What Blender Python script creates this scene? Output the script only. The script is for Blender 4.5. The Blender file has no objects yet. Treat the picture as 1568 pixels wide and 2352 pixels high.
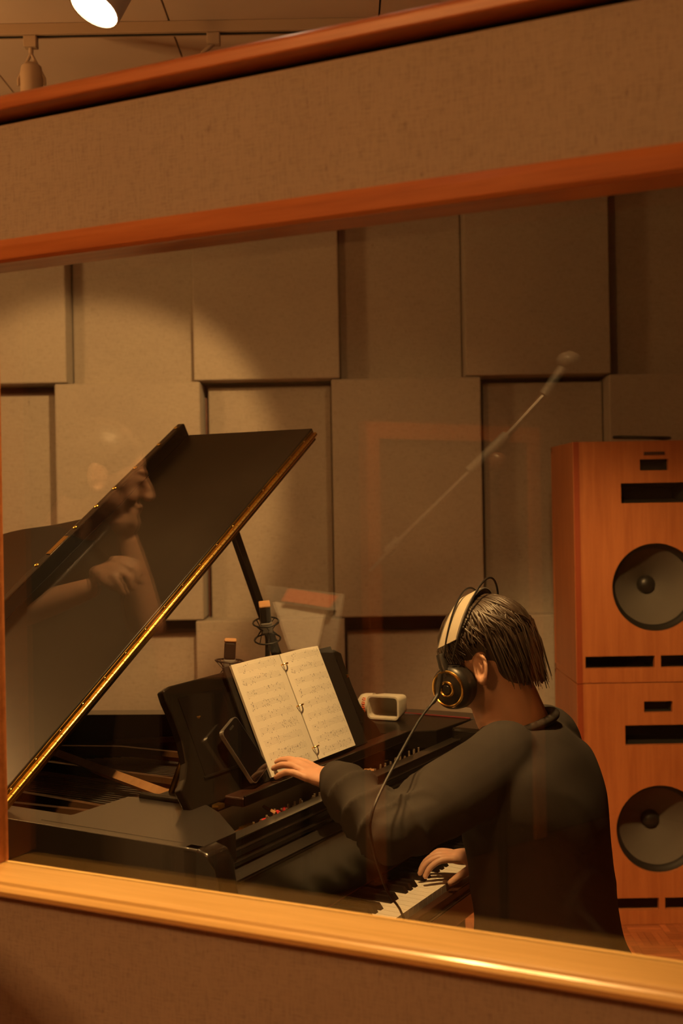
import bpy, bmesh, math, random
from mathutils import Vector, Matrix, Euler
random.seed(7)
SC = bpy.context.scene
COL = SC.collection
R = math.radians

# ------------------------------------------------------------------ camera
F, EYE, ROLL, PX, PY = 2700.0, 1.56, R(1.0), 784.0, 1150.0
cam = bpy.data.cameras.new('camera')
cam.sensor_fit = 'VERTICAL'; cam.sensor_height = 36.0; cam.sensor_width = 24.0
cam.lens = 36.0 * F / 2352.0
cam.shift_y = (PY - 1176.0) / 2352.0
cam.dof.use_dof = True; cam.dof.focus_distance = 2.45; cam.dof.aperture_fstop = 4.5
cam.clip_start = 0.02
cam_o = bpy.data.objects.new('camera', cam); COL.objects.link(cam_o)
cr, sr = math.cos(ROLL), math.sin(ROLL)
cam_o.matrix_world = Matrix(((cr, sr, 0, 0), (0, 0, -1, 0), (-sr, cr, 0, EYE), (0, 0, 0, 1)))
SC.camera = cam_o

# ------------------------------------------------------------------ world, exposure
w = bpy.data.worlds.new('World'); SC.world = w; w.use_nodes = True
w.node_tree.nodes['Background'].inputs[0].default_value = (0.01, 0.006, 0.003, 1)
w.node_tree.nodes['Background'].inputs[1].default_value = 0.2
vs = SC.view_settings
vs.view_transform = 'Standard'; vs.look = 'None'; vs.gamma = 1.0; vs.use_curve_mapping = False
vs.exposure = 0.0
SC.cycles.use_denoising = True
SC.cycles.use_adaptive_sampling = True; SC.cycles.adaptive_threshold = 0.06
SC.cycles.max_bounces = 5; SC.cycles.diffuse_bounces = 3; SC.cycles.glossy_bounces = 3
SC.cycles.transparent_max_bounces = 16
SC.cycles.caustics_reflective = False; SC.cycles.caustics_refractive = False
SC.cycles.sample_clamp_indirect = 4.0
WARM = (1.0, 0.56, 0.19)
# lamps: name -> (position, aim, watts, full cone deg, blend, radius); fixtures are built around them further down
LAMPS = {
    'wall':     ((-0.10, 2.70, 2.80), (-1.08, 5.00, 1.60), 185, 38, 0.35, 0.03),
    'desk':     ((0.05, 2.05, 2.80), (0.05, 2.35, 0.95), 190, 84, 0.6, 0.04),
    'speaker':  ((0.20, 2.05, 2.80), (1.15, 4.30, 0.30), 270, 46, 0.7, 0.04),
    'fill':     ((0.55, 2.70, 2.80), (-0.05, 5.00, 0.85), 44, 62, 1.0, 0.05),
    'booth':    ((-0.585, 2.88, 2.775), (-0.92, 2.6, 1.975), 40, 80, 0.4, 0.05),
    'sill':     ((-0.20, 2.05, 2.80), (-0.12, 1.60, 1.0), 130, 44, 0.6, 0.04),  # extra lamp added to brighten the sill
    'listener': ((-0.35, 1.05, 2.80), (-1.08, 0.75, 1.35), 260, 76, 0.6, 0.05),  # unseen lamp added so the listener shows up in the glass
}
AMBER = (1.0, 0.43, 0.12)
FILL_GLOBES = {'booth': ((-2.05, 3.10, 2.45), 170), 'near': ((-1.60, -0.40, 2.72), 375)}  # unseen globes added to raise the ambient light

# ------------------------------------------------------------------ helpers
def ray(u, v):
    a = (u - PX) / F; b = -(v - PY) / F
    return Vector((a*cr + b*sr, 1.0, -a*sr + b*cr))
def at(u, v, Y):                       # a point seen at (u, v) that stands Y metres away
    r = ray(u, v) * Y
    return Vector((r.x, r.y, r.z + EYE))
def at_z(u, v, z):
    r = ray(u, v); return at(u, v, (z - EYE) / r.z)

def tag(o, label=None, cat=None, group=None, kind=None):
    if label: o['label'] = label
    if cat: o['category'] = cat
    if group: o['group'] = group
    if kind: o['kind'] = kind
    return o
def thing(name, label, cat, loc=(0, 0, 0), rz=0.0, group=None):
    o = bpy.data.objects.new(name, None); COL.objects.link(o)
    o.empty_display_size = 0.05
    o.location = loc; o.rotation_euler = (0, 0, rz)
    return tag(o, label, cat, group)

class MB:
    def __init__(s): s.v = []; s.f = []
    def add(s, vs, fs):
        n = len(s.v); s.v += [tuple(p) for p in vs]; s.f += [tuple(i + n for i in f) for f in fs]; return s
    def box(s, x0, x1, y0, y1, z0, z1, m=None):
        vs = [Vector((x, y, z)) for z in (z0, z1) for y in (y0, y1) for x in (x0, x1)]
        if m: vs = [m @ p for p in vs]
        return s.add(vs, [(0,2,3,1),(4,5,7,6),(0,1,5,4),(2,6,7,3),(0,4,6,2),(1,3,7,5)])
    def prism(s, poly, d0, d1, fr):     # poly in 2D, fr(a, b, d) -> 3D ; d runs d0 -> d1
        n = len(poly)
        vs = [fr(a, b, d0) for a, b in poly] + [fr(a, b, d1) for a, b in poly]
        fs = [tuple(range(n-1, -1, -1)), tuple(range(n, 2*n))]
        fs += [(i, (i+1) % n, n + (i+1) % n, n + i) for i in range(n)]
        return s.add(vs, fs)
    def tube(s, pts, r, n=8, caps=True, flat=None):
        pts = [Vector(p) for p in pts]
        rs = r if isinstance(r, (list, tuple)) else [r]*len(pts)
        vs = []; prev = None
        for i, p in enumerate(pts):
            t = (pts[min(i+1, len(pts)-1)] - pts[max(i-1, 0)]).normalized()
            if prev is None:
                up = Vector((0, 0, 1)) if abs(t.z) < 0.9 else Vector((1, 0, 0))
                a = t.cross(up).normalized()
            else:
                a = (prev - t * prev.dot(t)).normalized()
            prev = a; b = t.cross(a)
            fa, fb = flat if flat else (1, 1)
            for j in range(n):
                q = 2*math.pi*j/n
                vs.append(p + (a*math.cos(q)*fa + b*math.sin(q)*fb) * rs[i])
        fs = []
        for i in range(len(pts)-1):
            for j in range(n):
                fs.append((i*n+j, i*n+(j+1) % n, (i+1)*n+(j+1) % n, (i+1)*n+j))
        if caps:
            fs.append(tuple(range(n-1, -1, -1))); m = (len(pts)-1)*n; fs.append(tuple(range(m, m+n)))
        return s.add(vs, fs)
    def lathe(s, prof, n=32, m=None, cap=True):   # prof [(r, z)...] about z
        vs = []; 
        for r, z in prof:
            for j in range(n):
                q = 2*math.pi*j/n; vs.append(Vector((r*math.cos(q), r*math.sin(q), z)))
        if m: vs = [m @ p for p in vs]
        fs = []
        for i in range(len(prof)-1):
            for j in range(n):
                fs.append((i*n+j, i*n+(j+1) % n, (i+1)*n+(j+1) % n, (i+1)*n+j))
        if cap:
            fs.append(tuple(range(n-1, -1, -1))); k = (len(prof)-1)*n; fs.append(tuple(range(k, k+n)))
        return s.add(vs, fs)
    def ball(s, c, rad, n=16, m=None):
        c = Vector(c); rad = Vector(rad) if not isinstance(rad, (int, float)) else Vector((rad,)*3)
        vs = []; k = n//2
        for i in range(k+1):
            t = math.pi*i/k
            for j in range(n):
                q = 2*math.pi*j/n
                p = Vector((rad.x*math.sin(t)*math.cos(q), rad.y*math.sin(t)*math.sin(q), rad.z*math.cos(t)))
                vs.append(c + (m @ p if m else p))
        fs = []
        for i in range(k):
            for j in range(n):
                fs.append((i*n+j, (i+1)*n+j, (i+1)*n+(j+1) % n, i*n+(j+1) % n))
        return s.add(vs, fs)
    def mesh(s, name, smooth=False, ang=None):
        me = bpy.data.meshes.new(name); me.from_pydata(s.v, [], s.f)
        bm = bmesh.new(); bm.from_mesh(me)
        bmesh.ops.remove_doubles(bm, verts=bm.verts, dist=1e-6)
        bmesh.ops.recalc_face_normals(bm, faces=bm.faces)
        bm.to_mesh(me); bm.free()
        if smooth:
            for p in me.polygons: p.use_smooth = True
            if ang is not None: me.set_sharp_from_angle(angle=R(ang))
        return me
    def build(s, name, mat, parent=None, smooth=False, ang=40, bevel=0, seg=2, kind=None):
        o = bpy.data.objects.new(name, s.mesh(name, smooth, ang)); COL.objects.link(o)
        o.data.materials.append(mat)
        if parent: o.parent = parent
        if bevel:
            b = o.modifiers.new('b', 'BEVEL'); b.width = bevel; b.segments = seg; b.limit_method = 'ANGLE'; b.angle_limit = R(35)
        if kind: o['kind'] = kind
        return o
def dup(o, name, parent=None, loc=None):
    c = o.copy(); c.name = name; COL.objects.link(c)
    if parent is not None: c.parent = parent
    if loc is not None: c.location = loc
    return c

def catmull(pts, n=8, closed=False):
    P = [Vector(p) for p in pts]; out = []
    N = len(P)
    for i in range(N if closed else N-1):
        if closed: p0, p1, p2, p3 = P[(i-1) % N], P[i], P[(i+1) % N], P[(i+2) % N]
        else: p0, p1, p2, p3 = P[max(i-1, 0)], P[i], P[i+1], P[min(i+2, N-1)]
        for j in range(n):
            t = j/n
            out.append(0.5*((2*p1) + (p2-p0)*t + (2*p0-5*p1+4*p2-p3)*t*t + (3*p1-p0-3*p2+p3)*t**3))
    if not closed: out.append(P[-1])
    return out
def smoothlist(vals, n=8):
    return [v.x for v in catmull([(a, 0, 0) for a in vals], n)]

# ------------------------------------------------------------------ materials
def nodes(name):
    m = bpy.data.materials.new(name); m.use_nodes = True
    nt = m.node_tree; return m, nt, nt.nodes['Principled BSDF']
def link(nt, a, b): nt.links.new(a, b)
def tex(nt, kind, scale, vec=None, **kw):
    n = nt.nodes.new(kind)
    if 'Scale' in n.inputs: n.inputs['Scale'].default_value = scale
    for k, v in kw.items():
        if k in n.inputs: n.inputs[k].default_value = v
        else: setattr(n, k, v)
    if vec is not None: link(nt, vec, n.inputs['Vector'])
    return n
def coords(nt, scale=(1, 1, 1), out='Object'):
    tc = nt.nodes.new('ShaderNodeTexCoord'); mp = nt.nodes.new('ShaderNodeMapping')
    mp.inputs['Scale'].default_value = scale
    link(nt, tc.outputs[out], mp.inputs['Vector']); return mp.outputs['Vector']
def ramp(nt, fac, stops):
    r = nt.nodes.new('ShaderNodeValToRGB'); e = r.color_ramp.elements
    while len(e) < len(stops): e.new(0.5)
    for i, (p, c) in enumerate(stops): e[i].position = p; e[i].color = tuple(c) + (1,) if len(c) == 3 else c
    link(nt, fac, r.inputs['Fac']); return r.outputs['Color']
def bump(nt, bsdf, h, strength, dist=0.002):
    b = nt.nodes.new('ShaderNodeBump'); b.inputs['Strength'].default_value = strength; b.inputs['Distance'].default_value = dist
    link(nt, h, b.inputs['Height']); link(nt, b.outputs['Normal'], bsdf.inputs['Normal'])
def plain(name, col, rough=0.5, metal=0.0, coat=0.0, spec=None, bumps=None, vary=None):
    m, nt, b = nodes(name)
    b.inputs['Base Color'].default_value = tuple(col) + (1,); b.inputs['Roughness'].default_value = rough
    b.inputs['Metallic'].default_value = metal; b.inputs['Coat Weight'].default_value = coat
    b.inputs['Coat Roughness'].default_value = 0.08
    if spec is not None: b.inputs['Specular IOR Level'].default_value = spec
    v = coords(nt)
    if vary:
        n = tex(nt, 'ShaderNodeTexNoise', vary[0], v, Detail=4.0)
        lo = [c*(1-vary[1]) for c in col]; hi = [min(1, c*(1+vary[1])) for c in col]
        link(nt, ramp(nt, n.outputs['Fac'], [(0.3, lo), (0.7, hi)]), b.inputs['Base Color'])
    if bumps:
        n2 = tex(nt, 'ShaderNodeTexNoise', bumps[0], v, Detail=3.0); bump(nt, b, n2.outputs['Fac'], bumps[1], bumps[2])
    return m
def fabric(name, col, sc=1.0):
    m, nt, b = nodes(name)
    v1 = coords(nt, (900*sc, 900*sc, 60*sc)); v2 = coords(nt, (60*sc, 60*sc, 900*sc)); v3 = coords(nt, (1, 1, 1))
    a = tex(nt, 'ShaderNodeTexNoise', 1.0, v1, Detail=2.0); c = tex(nt, 'ShaderNodeTexNoise', 1.0, v2, Detail=2.0)
    big = tex(nt, 'ShaderNodeTexNoise', 5.0, v3, Detail=4.0)
    slub = tex(nt, 'ShaderNodeTexNoise', 1.0, coords(nt, (170*sc, 170*sc, 70*sc)), Detail=3.0)
    mx = nt.nodes.new('ShaderNodeMath'); mx.operation = 'ADD'; link(nt, a.outputs['Fac'], mx.inputs[0]); link(nt, c.outputs['Fac'], mx.inputs[1])
    dk = [x*0.84 for x in col]; lt = [min(1, x*1.10) for x in col]
    weave = ramp(nt, mx.outputs[0], [(0.75, dk), (1.0, lt)])
    sl = ramp(nt, slub.outputs['Fac'], [(0.22, (0.74, 0.72, 0.74)), (0.34, (1, 1, 1))])
    bg = ramp(nt, big.outputs['Fac'], [(0.3, (0.93, 0.92, 0.94)), (0.7, (1.0, 1.0, 1.0))])
    m1 = nt.nodes.new('ShaderNodeMixRGB'); m1.blend_type = 'MULTIPLY'; m1.inputs[0].default_value = 1
    link(nt, weave, m1.inputs[1]); link(nt, sl, m1.inputs[2])
    m2 = nt.nodes.new('ShaderNodeMixRGB'); m2.blend_type = 'MULTIPLY'; m2.inputs[0].default_value = 1
    link(nt, m1.outputs[0], m2.inputs[1]); link(nt, bg, m2.inputs[2])
    link(nt, m2.outputs[0], b.inputs['Base Color'])
    b.inputs['Roughness'].default_value = 0.95; b.inputs['Specular IOR Level'].default_value = 0.15
    b.inputs['Sheen Weight'].default_value = 0.15
    bump(nt, b, mx.outputs[0], 0.35, 0.0012)
    return m
def wood(name, c1, c2, rough=0.4, scale=(2, 40, 40), coat=0.15, rnd=0.0):
    m, nt, b = nodes(name)
    v = coords(nt, scale)
    n = tex(nt, 'ShaderNodeTexNoise', 1.0, v, Detail=6.0, Distortion=0.6)
    n2 = tex(nt, 'ShaderNodeTexNoise', 4.0, v, Detail=3.0)
    mx = nt.nodes.new('ShaderNodeMath'); mx.operation = 'ADD'; link(nt, n.outputs['Fac'], mx.inputs[0])
    sc2 = nt.nodes.new('ShaderNodeMath'); sc2.operation = 'MULTIPLY'; sc2.inputs[1].default_value = 0.35
    link(nt, n2.outputs['Fac'], sc2.inputs[0]); link(nt, sc2.outputs[0], mx.inputs[1])
    colr = ramp(nt, mx.outputs[0], [(0.45, c1), (0.9, c2)])
    if rnd:
        oi = nt.nodes.new('ShaderNodeObjectInfo'); hv = nt.nodes.new('ShaderNodeHueSaturation')
        mr = nt.nodes.new('ShaderNodeMapRange'); mr.inputs['To Min'].default_value = 1-rnd; mr.inputs['To Max'].default_value = 1+rnd
        ge = nt.nodes.new('ShaderNodeNewGeometry'); ad = nt.nodes.new('ShaderNodeMath'); ad.operation = 'ADD'; fc = nt.nodes.new('ShaderNodeMath'); fc.operation = 'FRACT'
        link(nt, oi.outputs['Random'], ad.inputs[0]); link(nt, ge.outputs['Random Per Island'], ad.inputs[1]); link(nt, ad.outputs[0], fc.inputs[0])
        link(nt, fc.outputs[0], mr.inputs['Value']); link(nt, mr.outputs[0], hv.inputs['Value']); link(nt, colr, hv.inputs['Color'])
        colr = hv.outputs['Color']
    link(nt, colr, b.inputs['Base Color'])
    b.inputs['Roughness'].default_value = rough; b.inputs['Coat Weight'].default_value = coat; b.inputs['Coat Roughness'].default_value = 0.15
    bump(nt, b, mx.outputs[0], 0.08, 0.001)
    return m
def emitter(name, col, s):
    m, nt, b = nodes(name); b.inputs['Base Color'].default_value = (0.8, 0.8, 0.8, 1)
    b.inputs['Emission Color'].default_value = tuple(col) + (1,); b.inputs['Emission Strength'].default_value = s
    return m
def glass_pane(name, r0):
    m = bpy.data.materials.new(name); m.use_nodes = True; nt = m.node_tree
    nt.nodes.remove(nt.nodes['Principled BSDF']); out = nt.nodes['Material Output']
    lw = nt.nodes.new('ShaderNodeLayerWeight'); lw.inputs['Blend'].default_value = 0.5
    pw = nt.nodes.new('ShaderNodeMath'); pw.operation = 'POWER'; pw.inputs[1].default_value = 5.0; link(nt, lw.outputs['Facing'], pw.inputs[0])
    ma = nt.nodes.new('ShaderNodeMath'); ma.operation = 'MULTIPLY_ADD'; ma.inputs[1].default_value = 1-r0; ma.inputs[2].default_value = r0
    link(nt, pw.outputs[0], ma.inputs[0])
    tr = nt.nodes.new('ShaderNodeBsdfTransparent'); tr.inputs[0].default_value = (0.97, 0.97, 0.95, 1)
    gl = nt.nodes.new('ShaderNodeBsdfGlossy'); gl.inputs['Roughness'].default_value = 0.0
    mx = nt.nodes.new('ShaderNodeMixShader'); link(nt, ma.outputs[0], mx.inputs[0]); link(nt, tr.outputs[0], mx.inputs[1]); link(nt, gl.outputs[0], mx.inputs[2])
    link(nt, mx.outputs[0], out.inputs['Surface'])
    return m

M = {}
M['fabric'] = fabric('beige_fabric', (0.40, 0.35, 0.30))
M['fabric_wall'] = fabric('beige_wall_fabric', (0.40, 0.35, 0.295), 0.6)
M['backing'] = wood('dark_red_wood', (0.10, 0.03, 0.02), (0.17, 0.055, 0.035), 0.5, (3, 30, 30))
M['frame_wood'] = wood('orange_frame_wood', (0.40, 0.125, 0.040), (0.58, 0.21, 0.07), 0.38, (3, 60, 60), 0.3)
M['sill_lit_wood'] = wood('lit_frame_wood', (0.62, 0.39, 0.135), (0.76, 0.50, 0.20), 0.32, (3, 60, 60), 0.4)  # frame wood again, with the strong yellow light on the sill put into its colour
M['speaker_wood'] = wood('orange_cabinet_wood', (0.40, 0.125, 0.04), (0.52, 0.18, 0.06), 0.45, (40, 40, 2.5), 0.1)
M['ceiling'] = plain('cream_ceiling', (0.68, 0.55, 0.44), 0.9, vary=(3, 0.05))
M['plaster'] = plain('brown_wall', (0.075, 0.055, 0.042), 0.9)
M['gap'] = plain('black_gap', (0.008, 0.007, 0.006), 0.8)
M['parquet'] = wood('parquet_wood', (0.30, 0.085, 0.03), (0.48, 0.16, 0.06), 0.35, (6, 60, 60), 0.3, rnd=0.24)
M['lacquer'] = plain('black_lacquer', (0.010, 0.008, 0.007), 0.16, coat=0.6, bumps=(9, 0.02, 0.01))
M['satin'] = plain('worn_black_satin', (0.010, 0.008, 0.006), 0.30, spec=0.35, vary=(4, 0.3))
M['case'] = plain('satin_case_top', (0.020, 0.017, 0.015), 0.30, spec=1.0, coat=0.5, vary=(6, 0.15))
M['dark_brown'] = wood('dark_brown_wood', (0.022, 0.009, 0.006), (0.045, 0.017, 0.010), 0.35, (3, 40, 40))
M['dull_felt'] = plain('dull_red_felt', (0.10, 0.008, 0.010), 0.95)
M['brass'] = plain('aged_brass', (0.80, 0.50, 0.12), 0.25, 1.0, vary=(25, 0.3))
M['gold'] = plain('gold_metal', (0.85, 0.52, 0.14), 0.22, 1.0)
M['bronze_plate'] = plain('bronze_plate', (0.12, 0.055, 0.022), 0.45, 0.6, vary=(8, 0.2))
M['pin'] = plain('nickel_pin', (0.50, 0.40, 0.30), 0.28, 0.65)
M['steel'] = plain('steel', (0.6, 0.58, 0.55), 0.28, 0.85)
M['chrome'] = plain('chrome', (0.85, 0.83, 0.8), 0.22, 1.0)
M['red_felt'] = plain('red_felt', (0.45, 0.02, 0.025), 0.95)
M['ivory'] = plain('ivory_keys', (0.78, 0.74, 0.66), 0.25, coat=0.3)
M['ebony'] = plain('ebony_keys', (0.012, 0.010, 0.009), 0.25, coat=0.2)
M['brown_wood'] = wood('red_brown_wood', (0.07, 0.022, 0.012), (0.13, 0.045, 0.022), 0.45, (3, 40, 40))
M['tan_wood'] = wood('tan_wood', (0.42, 0.22, 0.10), (0.55, 0.31, 0.15), 0.5, (30, 30, 3))
M['rubber'] = plain('black_rubber', (0.012, 0.011, 0.010), 0.55)
M['dark_plastic'] = plain('black_plastic', (0.018, 0.016, 0.015), 0.38)
M['grey_plastic'] = plain('grey_plastic', (0.16, 0.15, 0.14), 0.45)
M['cone'] = plain('grey_cone', (0.13, 0.115, 0.10), 0.9, spec=0.1, bumps=(200, 0.1, 0.001))
M['cream'] = plain('cream_plastic', (0.62, 0.58, 0.50), 0.45)
M['orange_print'] = plain('orange_print', (0.75, 0.12, 0.03), 0.6)
M['skin'] = plain('skin', (0.62, 0.36, 0.25), 0.5, vary=(18, 0.07), bumps=(260, 0.06, 0.001))
M['skin'].node_tree.nodes['Principled BSDF'].inputs['Subsurface Weight'].default_value = 0.12
M['skin'].node_tree.nodes['Principled BSDF'].inputs['Subsurface Radius'].default_value = (0.012, 0.005, 0.003)
M['nail'] = plain('nail', (0.66, 0.42, 0.32), 0.3)
M['sweatshirt'] = plain('charcoal_knit', (0.045, 0.039, 0.035), 0.95, spec=0.2, bumps=(700, 0.3, 0.0008), vary=(7, 0.15))
M['trousers'] = plain('black_cotton', (0.016, 0.015, 0.015), 0.9, bumps=(500, 0.2, 0.001))
M['hair'] = plain('dark_hair', (0.040, 0.024, 0.014), 0.45, spec=0.7, vary=(40, 0.35))
M['headband'] = plain('pale_leather_band', (0.55, 0.50, 0.40), 0.5, bumps=(120, 0.15, 0.001))
M['phone_glass'] = plain('phone_glass', (0.006, 0.006, 0.007), 0.06, coat=0.6)
M['lens'] = emitter('lamp_lens', (1.0, 0.80, 0.50), 14.0)
M['lens_soft'] = emitter('lamp_lens_soft', (1.0, 0.72, 0.38), 4.0)
M['fixture'] = plain('cream_fixture', (0.42, 0.30, 0.20), 0.5)
M['white_paper'] = plain('white_paper', (0.82, 0.80, 0.76), 0.8)
M['pink_paper'] = plain('pink_paper', (0.85, 0.30, 0.20), 0.8)
M['glass'] = glass_pane('window_glass', 0.064)
def sheet_material():
    m, nt, b = nodes('music_sheet_print')
    tc = nt.nodes.new('ShaderNodeTexCoord'); sp = nt.nodes.new('ShaderNodeSeparateXYZ'); link(nt, tc.outputs['Object'], sp.inputs[0])
    def mth(op, a, bb=None):
        n = nt.nodes.new('ShaderNodeMath'); n.operation = op
        for i, x in enumerate((a, bb)):
            if x is None: continue
            if isinstance(x, (int, float)): n.inputs[i].default_value = x
            else: link(nt, x, n.inputs[i])
        return n.outputs[0]
    y = sp.outputs['Y']; x = sp.outputs['X']
    sysn = mth('FRACT', mth('MULTIPLY', y, 38.0))                       # about nine systems to a page
    inb = mth('MULTIPLY', mth('GREATER_THAN', sysn, 0.28), mth('LESS_THAN', sysn, 0.72))
    ln = mth('LESS_THAN', mth('FRACT', mth('MULTIPLY', sysn, 10.0)), 0.22)
    staff = mth('MULTIPLY', inb, ln)
    inn = mth('MULTIPLY', mth('GREATER_THAN', sysn, 0.14), mth('LESS_THAN', sysn, 0.86))
    mp = nt.nodes.new('ShaderNodeMapping'); mp.inputs['Scale'].default_value = (300, 170, 1); link(nt, tc.outputs['Object'], mp.inputs[0])
    vo = tex(nt, 'ShaderNodeTexVoronoi', 1.0, mp.outputs[0]); 
    note = mth('MULTIPLY', inn, mth('LESS_THAN', vo.outputs['Distance'], 0.30))
    gate = tex(nt, 'ShaderNodeTexNoise', 60.0, tc.outputs['Object'])
    note = mth('MULTIPLY', note, mth('GREATER_THAN', gate.outputs['Fac'], 0.5))
    ink = mth('MAXIMUM', mth('MULTIPLY', staff, 0.5), mth('MULTIPLY', note, 0.8))
    edge = mth('MULTIPLY', mth('GREATER_THAN', x, 0.014), mth('LESS_THAN', x, 0.152))
    ink = mth('MULTIPLY', ink, edge)
    mix = nt.nodes.new('ShaderNodeMixRGB'); link(nt, ink, mix.inputs[0])
    mix.inputs[1].default_value = (0.80, 0.77, 0.70, 1); mix.inputs[2].default_value = (0.20, 0.20, 0.20, 1)
    link(nt, mix.outputs[0], b.inputs['Base Color']); b.inputs['Roughness'].default_value = 0.8
    return m
M['sheet'] = sheet_material()

# ------------------------------------------------------------------ the room
X0, X1, Y0, Y1, ZC = -2.5, 2.5, -2.3, 5.14, 3.05
def struct(o): o['kind'] = 'structure'; return o
wb = struct(MB().box(X0, X1, Y1, Y1+0.1, 0, ZC).build('wall_back', M['backing']))
struct(MB().box(X0-0.1, X0, Y0, Y1, 0, ZC).build('wall_left', M['plaster']))
struct(MB().box(X1, X1+0.1, Y0, Y1, 0, ZC).build('wall_right', M['plaster']))
struct(MB().box(X0, X1, Y0-0.1, Y0, 0, ZC).build('wall_front', M['plaster']))
# fabric panels on the back wall: prouder ones and recessed ones in turn
def wall_panel(x0, x1, z0, z1, yf):
    MB().box(x0, x1, yf, Y1, z0, z1).build('wall_panel', M['fabric_wall'], wb, bevel=0.006)
YP, YR = 4.95, 5.065
edges = [-2.36, -1.765, -1.148, -0.612, 0.002, 0.533, 1.144, 1.70, 2.30]
for i in range(8):                          # first row, up to the ceiling
    proud = i % 2 == 1
    wall_panel(edges[i] if proud else edges[i]+0.004, edges[i+1] if proud else edges[i+1]-0.004, 2.077 if proud else 2.06, ZC-0.02, YP if proud else YR)
e2 = [-2.38, -1.79, -1.20, -0.588, -0.035, 0.594, 1.135, 1.74, 2.30]
for i in range(8):
    proud = i % 2 == 0
    if i == 0: proud = True
    if i == 1: wall_panel(e2[1]+0.004, e2[2]-0.004, 1.03, 2.035, YR); continue
    wall_panel(e2[i] if proud else e2[i]+0.022, e2[i+1] if proud else e2[i+1]-0.004, 1.068 if proud else 1.03, 2.072 if proud else 2.055, YP if proud else YR)
e3 = [-2.36, -1.765, -1.22, -0.622, 0.004, 0.56, 1.144, 1.72, 2.30]
for i in range(8):
    proud = i % 2 == 1
    wall_panel(e3[i] if proud else e3[i]+0.01, e3[i+1] if proud else e3[i+1]-0.004, 0.09, 1.064 if proud else 0.995, YP if proud else YR)
struct(MB().box(X0, X1, YP-0.02, Y1, 0, 0.08).build('baseboard_back', M['frame_wood'], bevel=0.004))

# ceiling boards with joints along the depth of the room
ce = struct(MB().box(X0, X1, Y0, Y1, ZC, ZC+0.1).build('ceiling', M['gap']))
cx = [-2.5, -1.78, -1.14, -0.50, 0.14, 0.78, 1.42, 2.06, 2.5]
cy = [-2.3, -0.5, 1.3, 3.1, 3.70, 5.14]
for i in range(len(cx)-1):
    for j in range(len(cy)-1):
        MB().box(cx[i]+0.003, cx[i+1]-0.003, cy[j]+0.003, cy[j+1]-0.003, ZC-0.018, ZC+0.01).build('ceiling_board', M['ceiling'], ce)

# mosaic parquet: squares of five fingers, turned in turn
fl = struct(MB().box(X0, X1, Y0, Y1, -0.1, -0.004).build('floor', M['brown_wood']))
SQ = 0.125; FW = SQ/5
fm = {0: MB().box(-SQ/2+.0006, SQ/2-.0006, -FW/2+.0006, FW/2-.0006, -0.006, 0.0).mesh('parquet_finger'),
      1: MB().box(-FW/2+.0006, FW/2-.0006, -SQ/2+.0006, SQ/2-.0006, -0.006, 0.0).mesh('parquet_finger')}
for me in fm.values(): me.materials.append(M['parquet'])
def seen(x, y):
    if y < 2.2: return False
    a = x/y; b = -EYE/y
    u = PX + F*(a*cr - b*sr); v = PY - F*(a*sr + b*cr)
    return (1395 < u < 1600 and v < 2260) or (1030 < u < 1125 and 2050 < v < 2160)
near = []; rest = MB()
for i in range(int((X1-X0)/SQ)):
    for j in range(int((Y1-Y0)/SQ)):
        cxx, cyy = X0+SQ*(i+.5), Y0+SQ*(j+.5); t = (i+j) % 2
        for q in range(5):
            d = (q-2)*FW; p = (cxx, cyy+d) if t == 0 else (cxx+d, cyy)
            if seen(*p) and len(near) < 300: near.append((p, t))
            elif -1.6 < p[0] < 2.4 and p[1] > 0.3:
                hx, hy = (SQ/2, FW/2) if t == 0 else (FW/2, SQ/2)
                rest.box(p[0]-hx+.0006, p[0]+hx-.0006, p[1]-hy+.0006, p[1]+hy-.0006, -0.0045, 0.0)
for p, t in near:
    o = bpy.data.objects.new('parquet_finger', fm[t]); COL.objects.link(o); o.parent = fl; o.location = (p[0], p[1], 0)
rest.build('parquet_fingers', M['parquet'], fl, kind='stuff')

# ------------------------------------------------------------------ isolation screen with the window
GA = R(25.6); GD = 1.45
scr = thing('acoustic_screen', 'fabric-covered studio screen with orange wood frame and large glass window', 'screen', (0, GD, 0), -GA)
L0, L1 = -0.80, 1.05                        # along the screen
WL = -0.592                                 # left end of the window opening
WR = 0.86
def yo(d): return (d - GD) * math.cos(GA)   # depth on the middle ray -> screen offset
def bar(name, poly, x0, x1, mat, bevel=0.0):
    return MB().prism(poly, x0, x1, lambda a, b, d: Vector((d, a, b))).build(name, mat, scr, bevel=bevel, seg=3)
# depths are offsets from the fabric face, + = towards the piano
MB().box(L0, L1, 0.004, 0.085, 1.936, 2.108).build('upper_fabric_panel', M['fabric'], scr, bevel=0.006)
MB().box(L0, L1, 0.004, 0.085, 0.04, 1.008).build('lower_fabric_panel', M['fabric'], scr, bevel=0.006)
MB().box(L0, L1, 0.02, 0.08, 2.100, 2.122).build('shadow_gap', M['gap'], scr)
bar('top_rail', [(-0.022, 2.117), (-0.022, 2.134), (-0.014, 2.141), (0.11, 2.141), (0.11, 2.117)], L0, L1, M['frame_wood'], 0.003)
bar('frame_head', [(0.0, 1.938), (-0.018, 1.936), (-0.022, 1.925), (-0.019, 1.908), (-0.013, 1.904), (0.0, 1.906), (0.062, 1.909), (0.062, 1.938)], L0, L1, M['frame_wood'], 0.001)
bar('frame_sill', [(0.062, 1.0), (0.062, 1.030), (0.045, 1.030), (0.0, 1.028), (-0.010, 1.026), (-0.013, 1.022), (-0.017, 1.020), (-0.022, 1.016), (-0.022, 1.010), (-0.016, 1.006), (0.0, 1.004)], L0, L1, M['sill_lit_wood'], 0.0008)
MB().box(WL-0.06, WL, -0.012, 0.062, 1.030, 1.907).build('frame_jamb', M['frame_wood'], scr, bevel=0.002)
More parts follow.
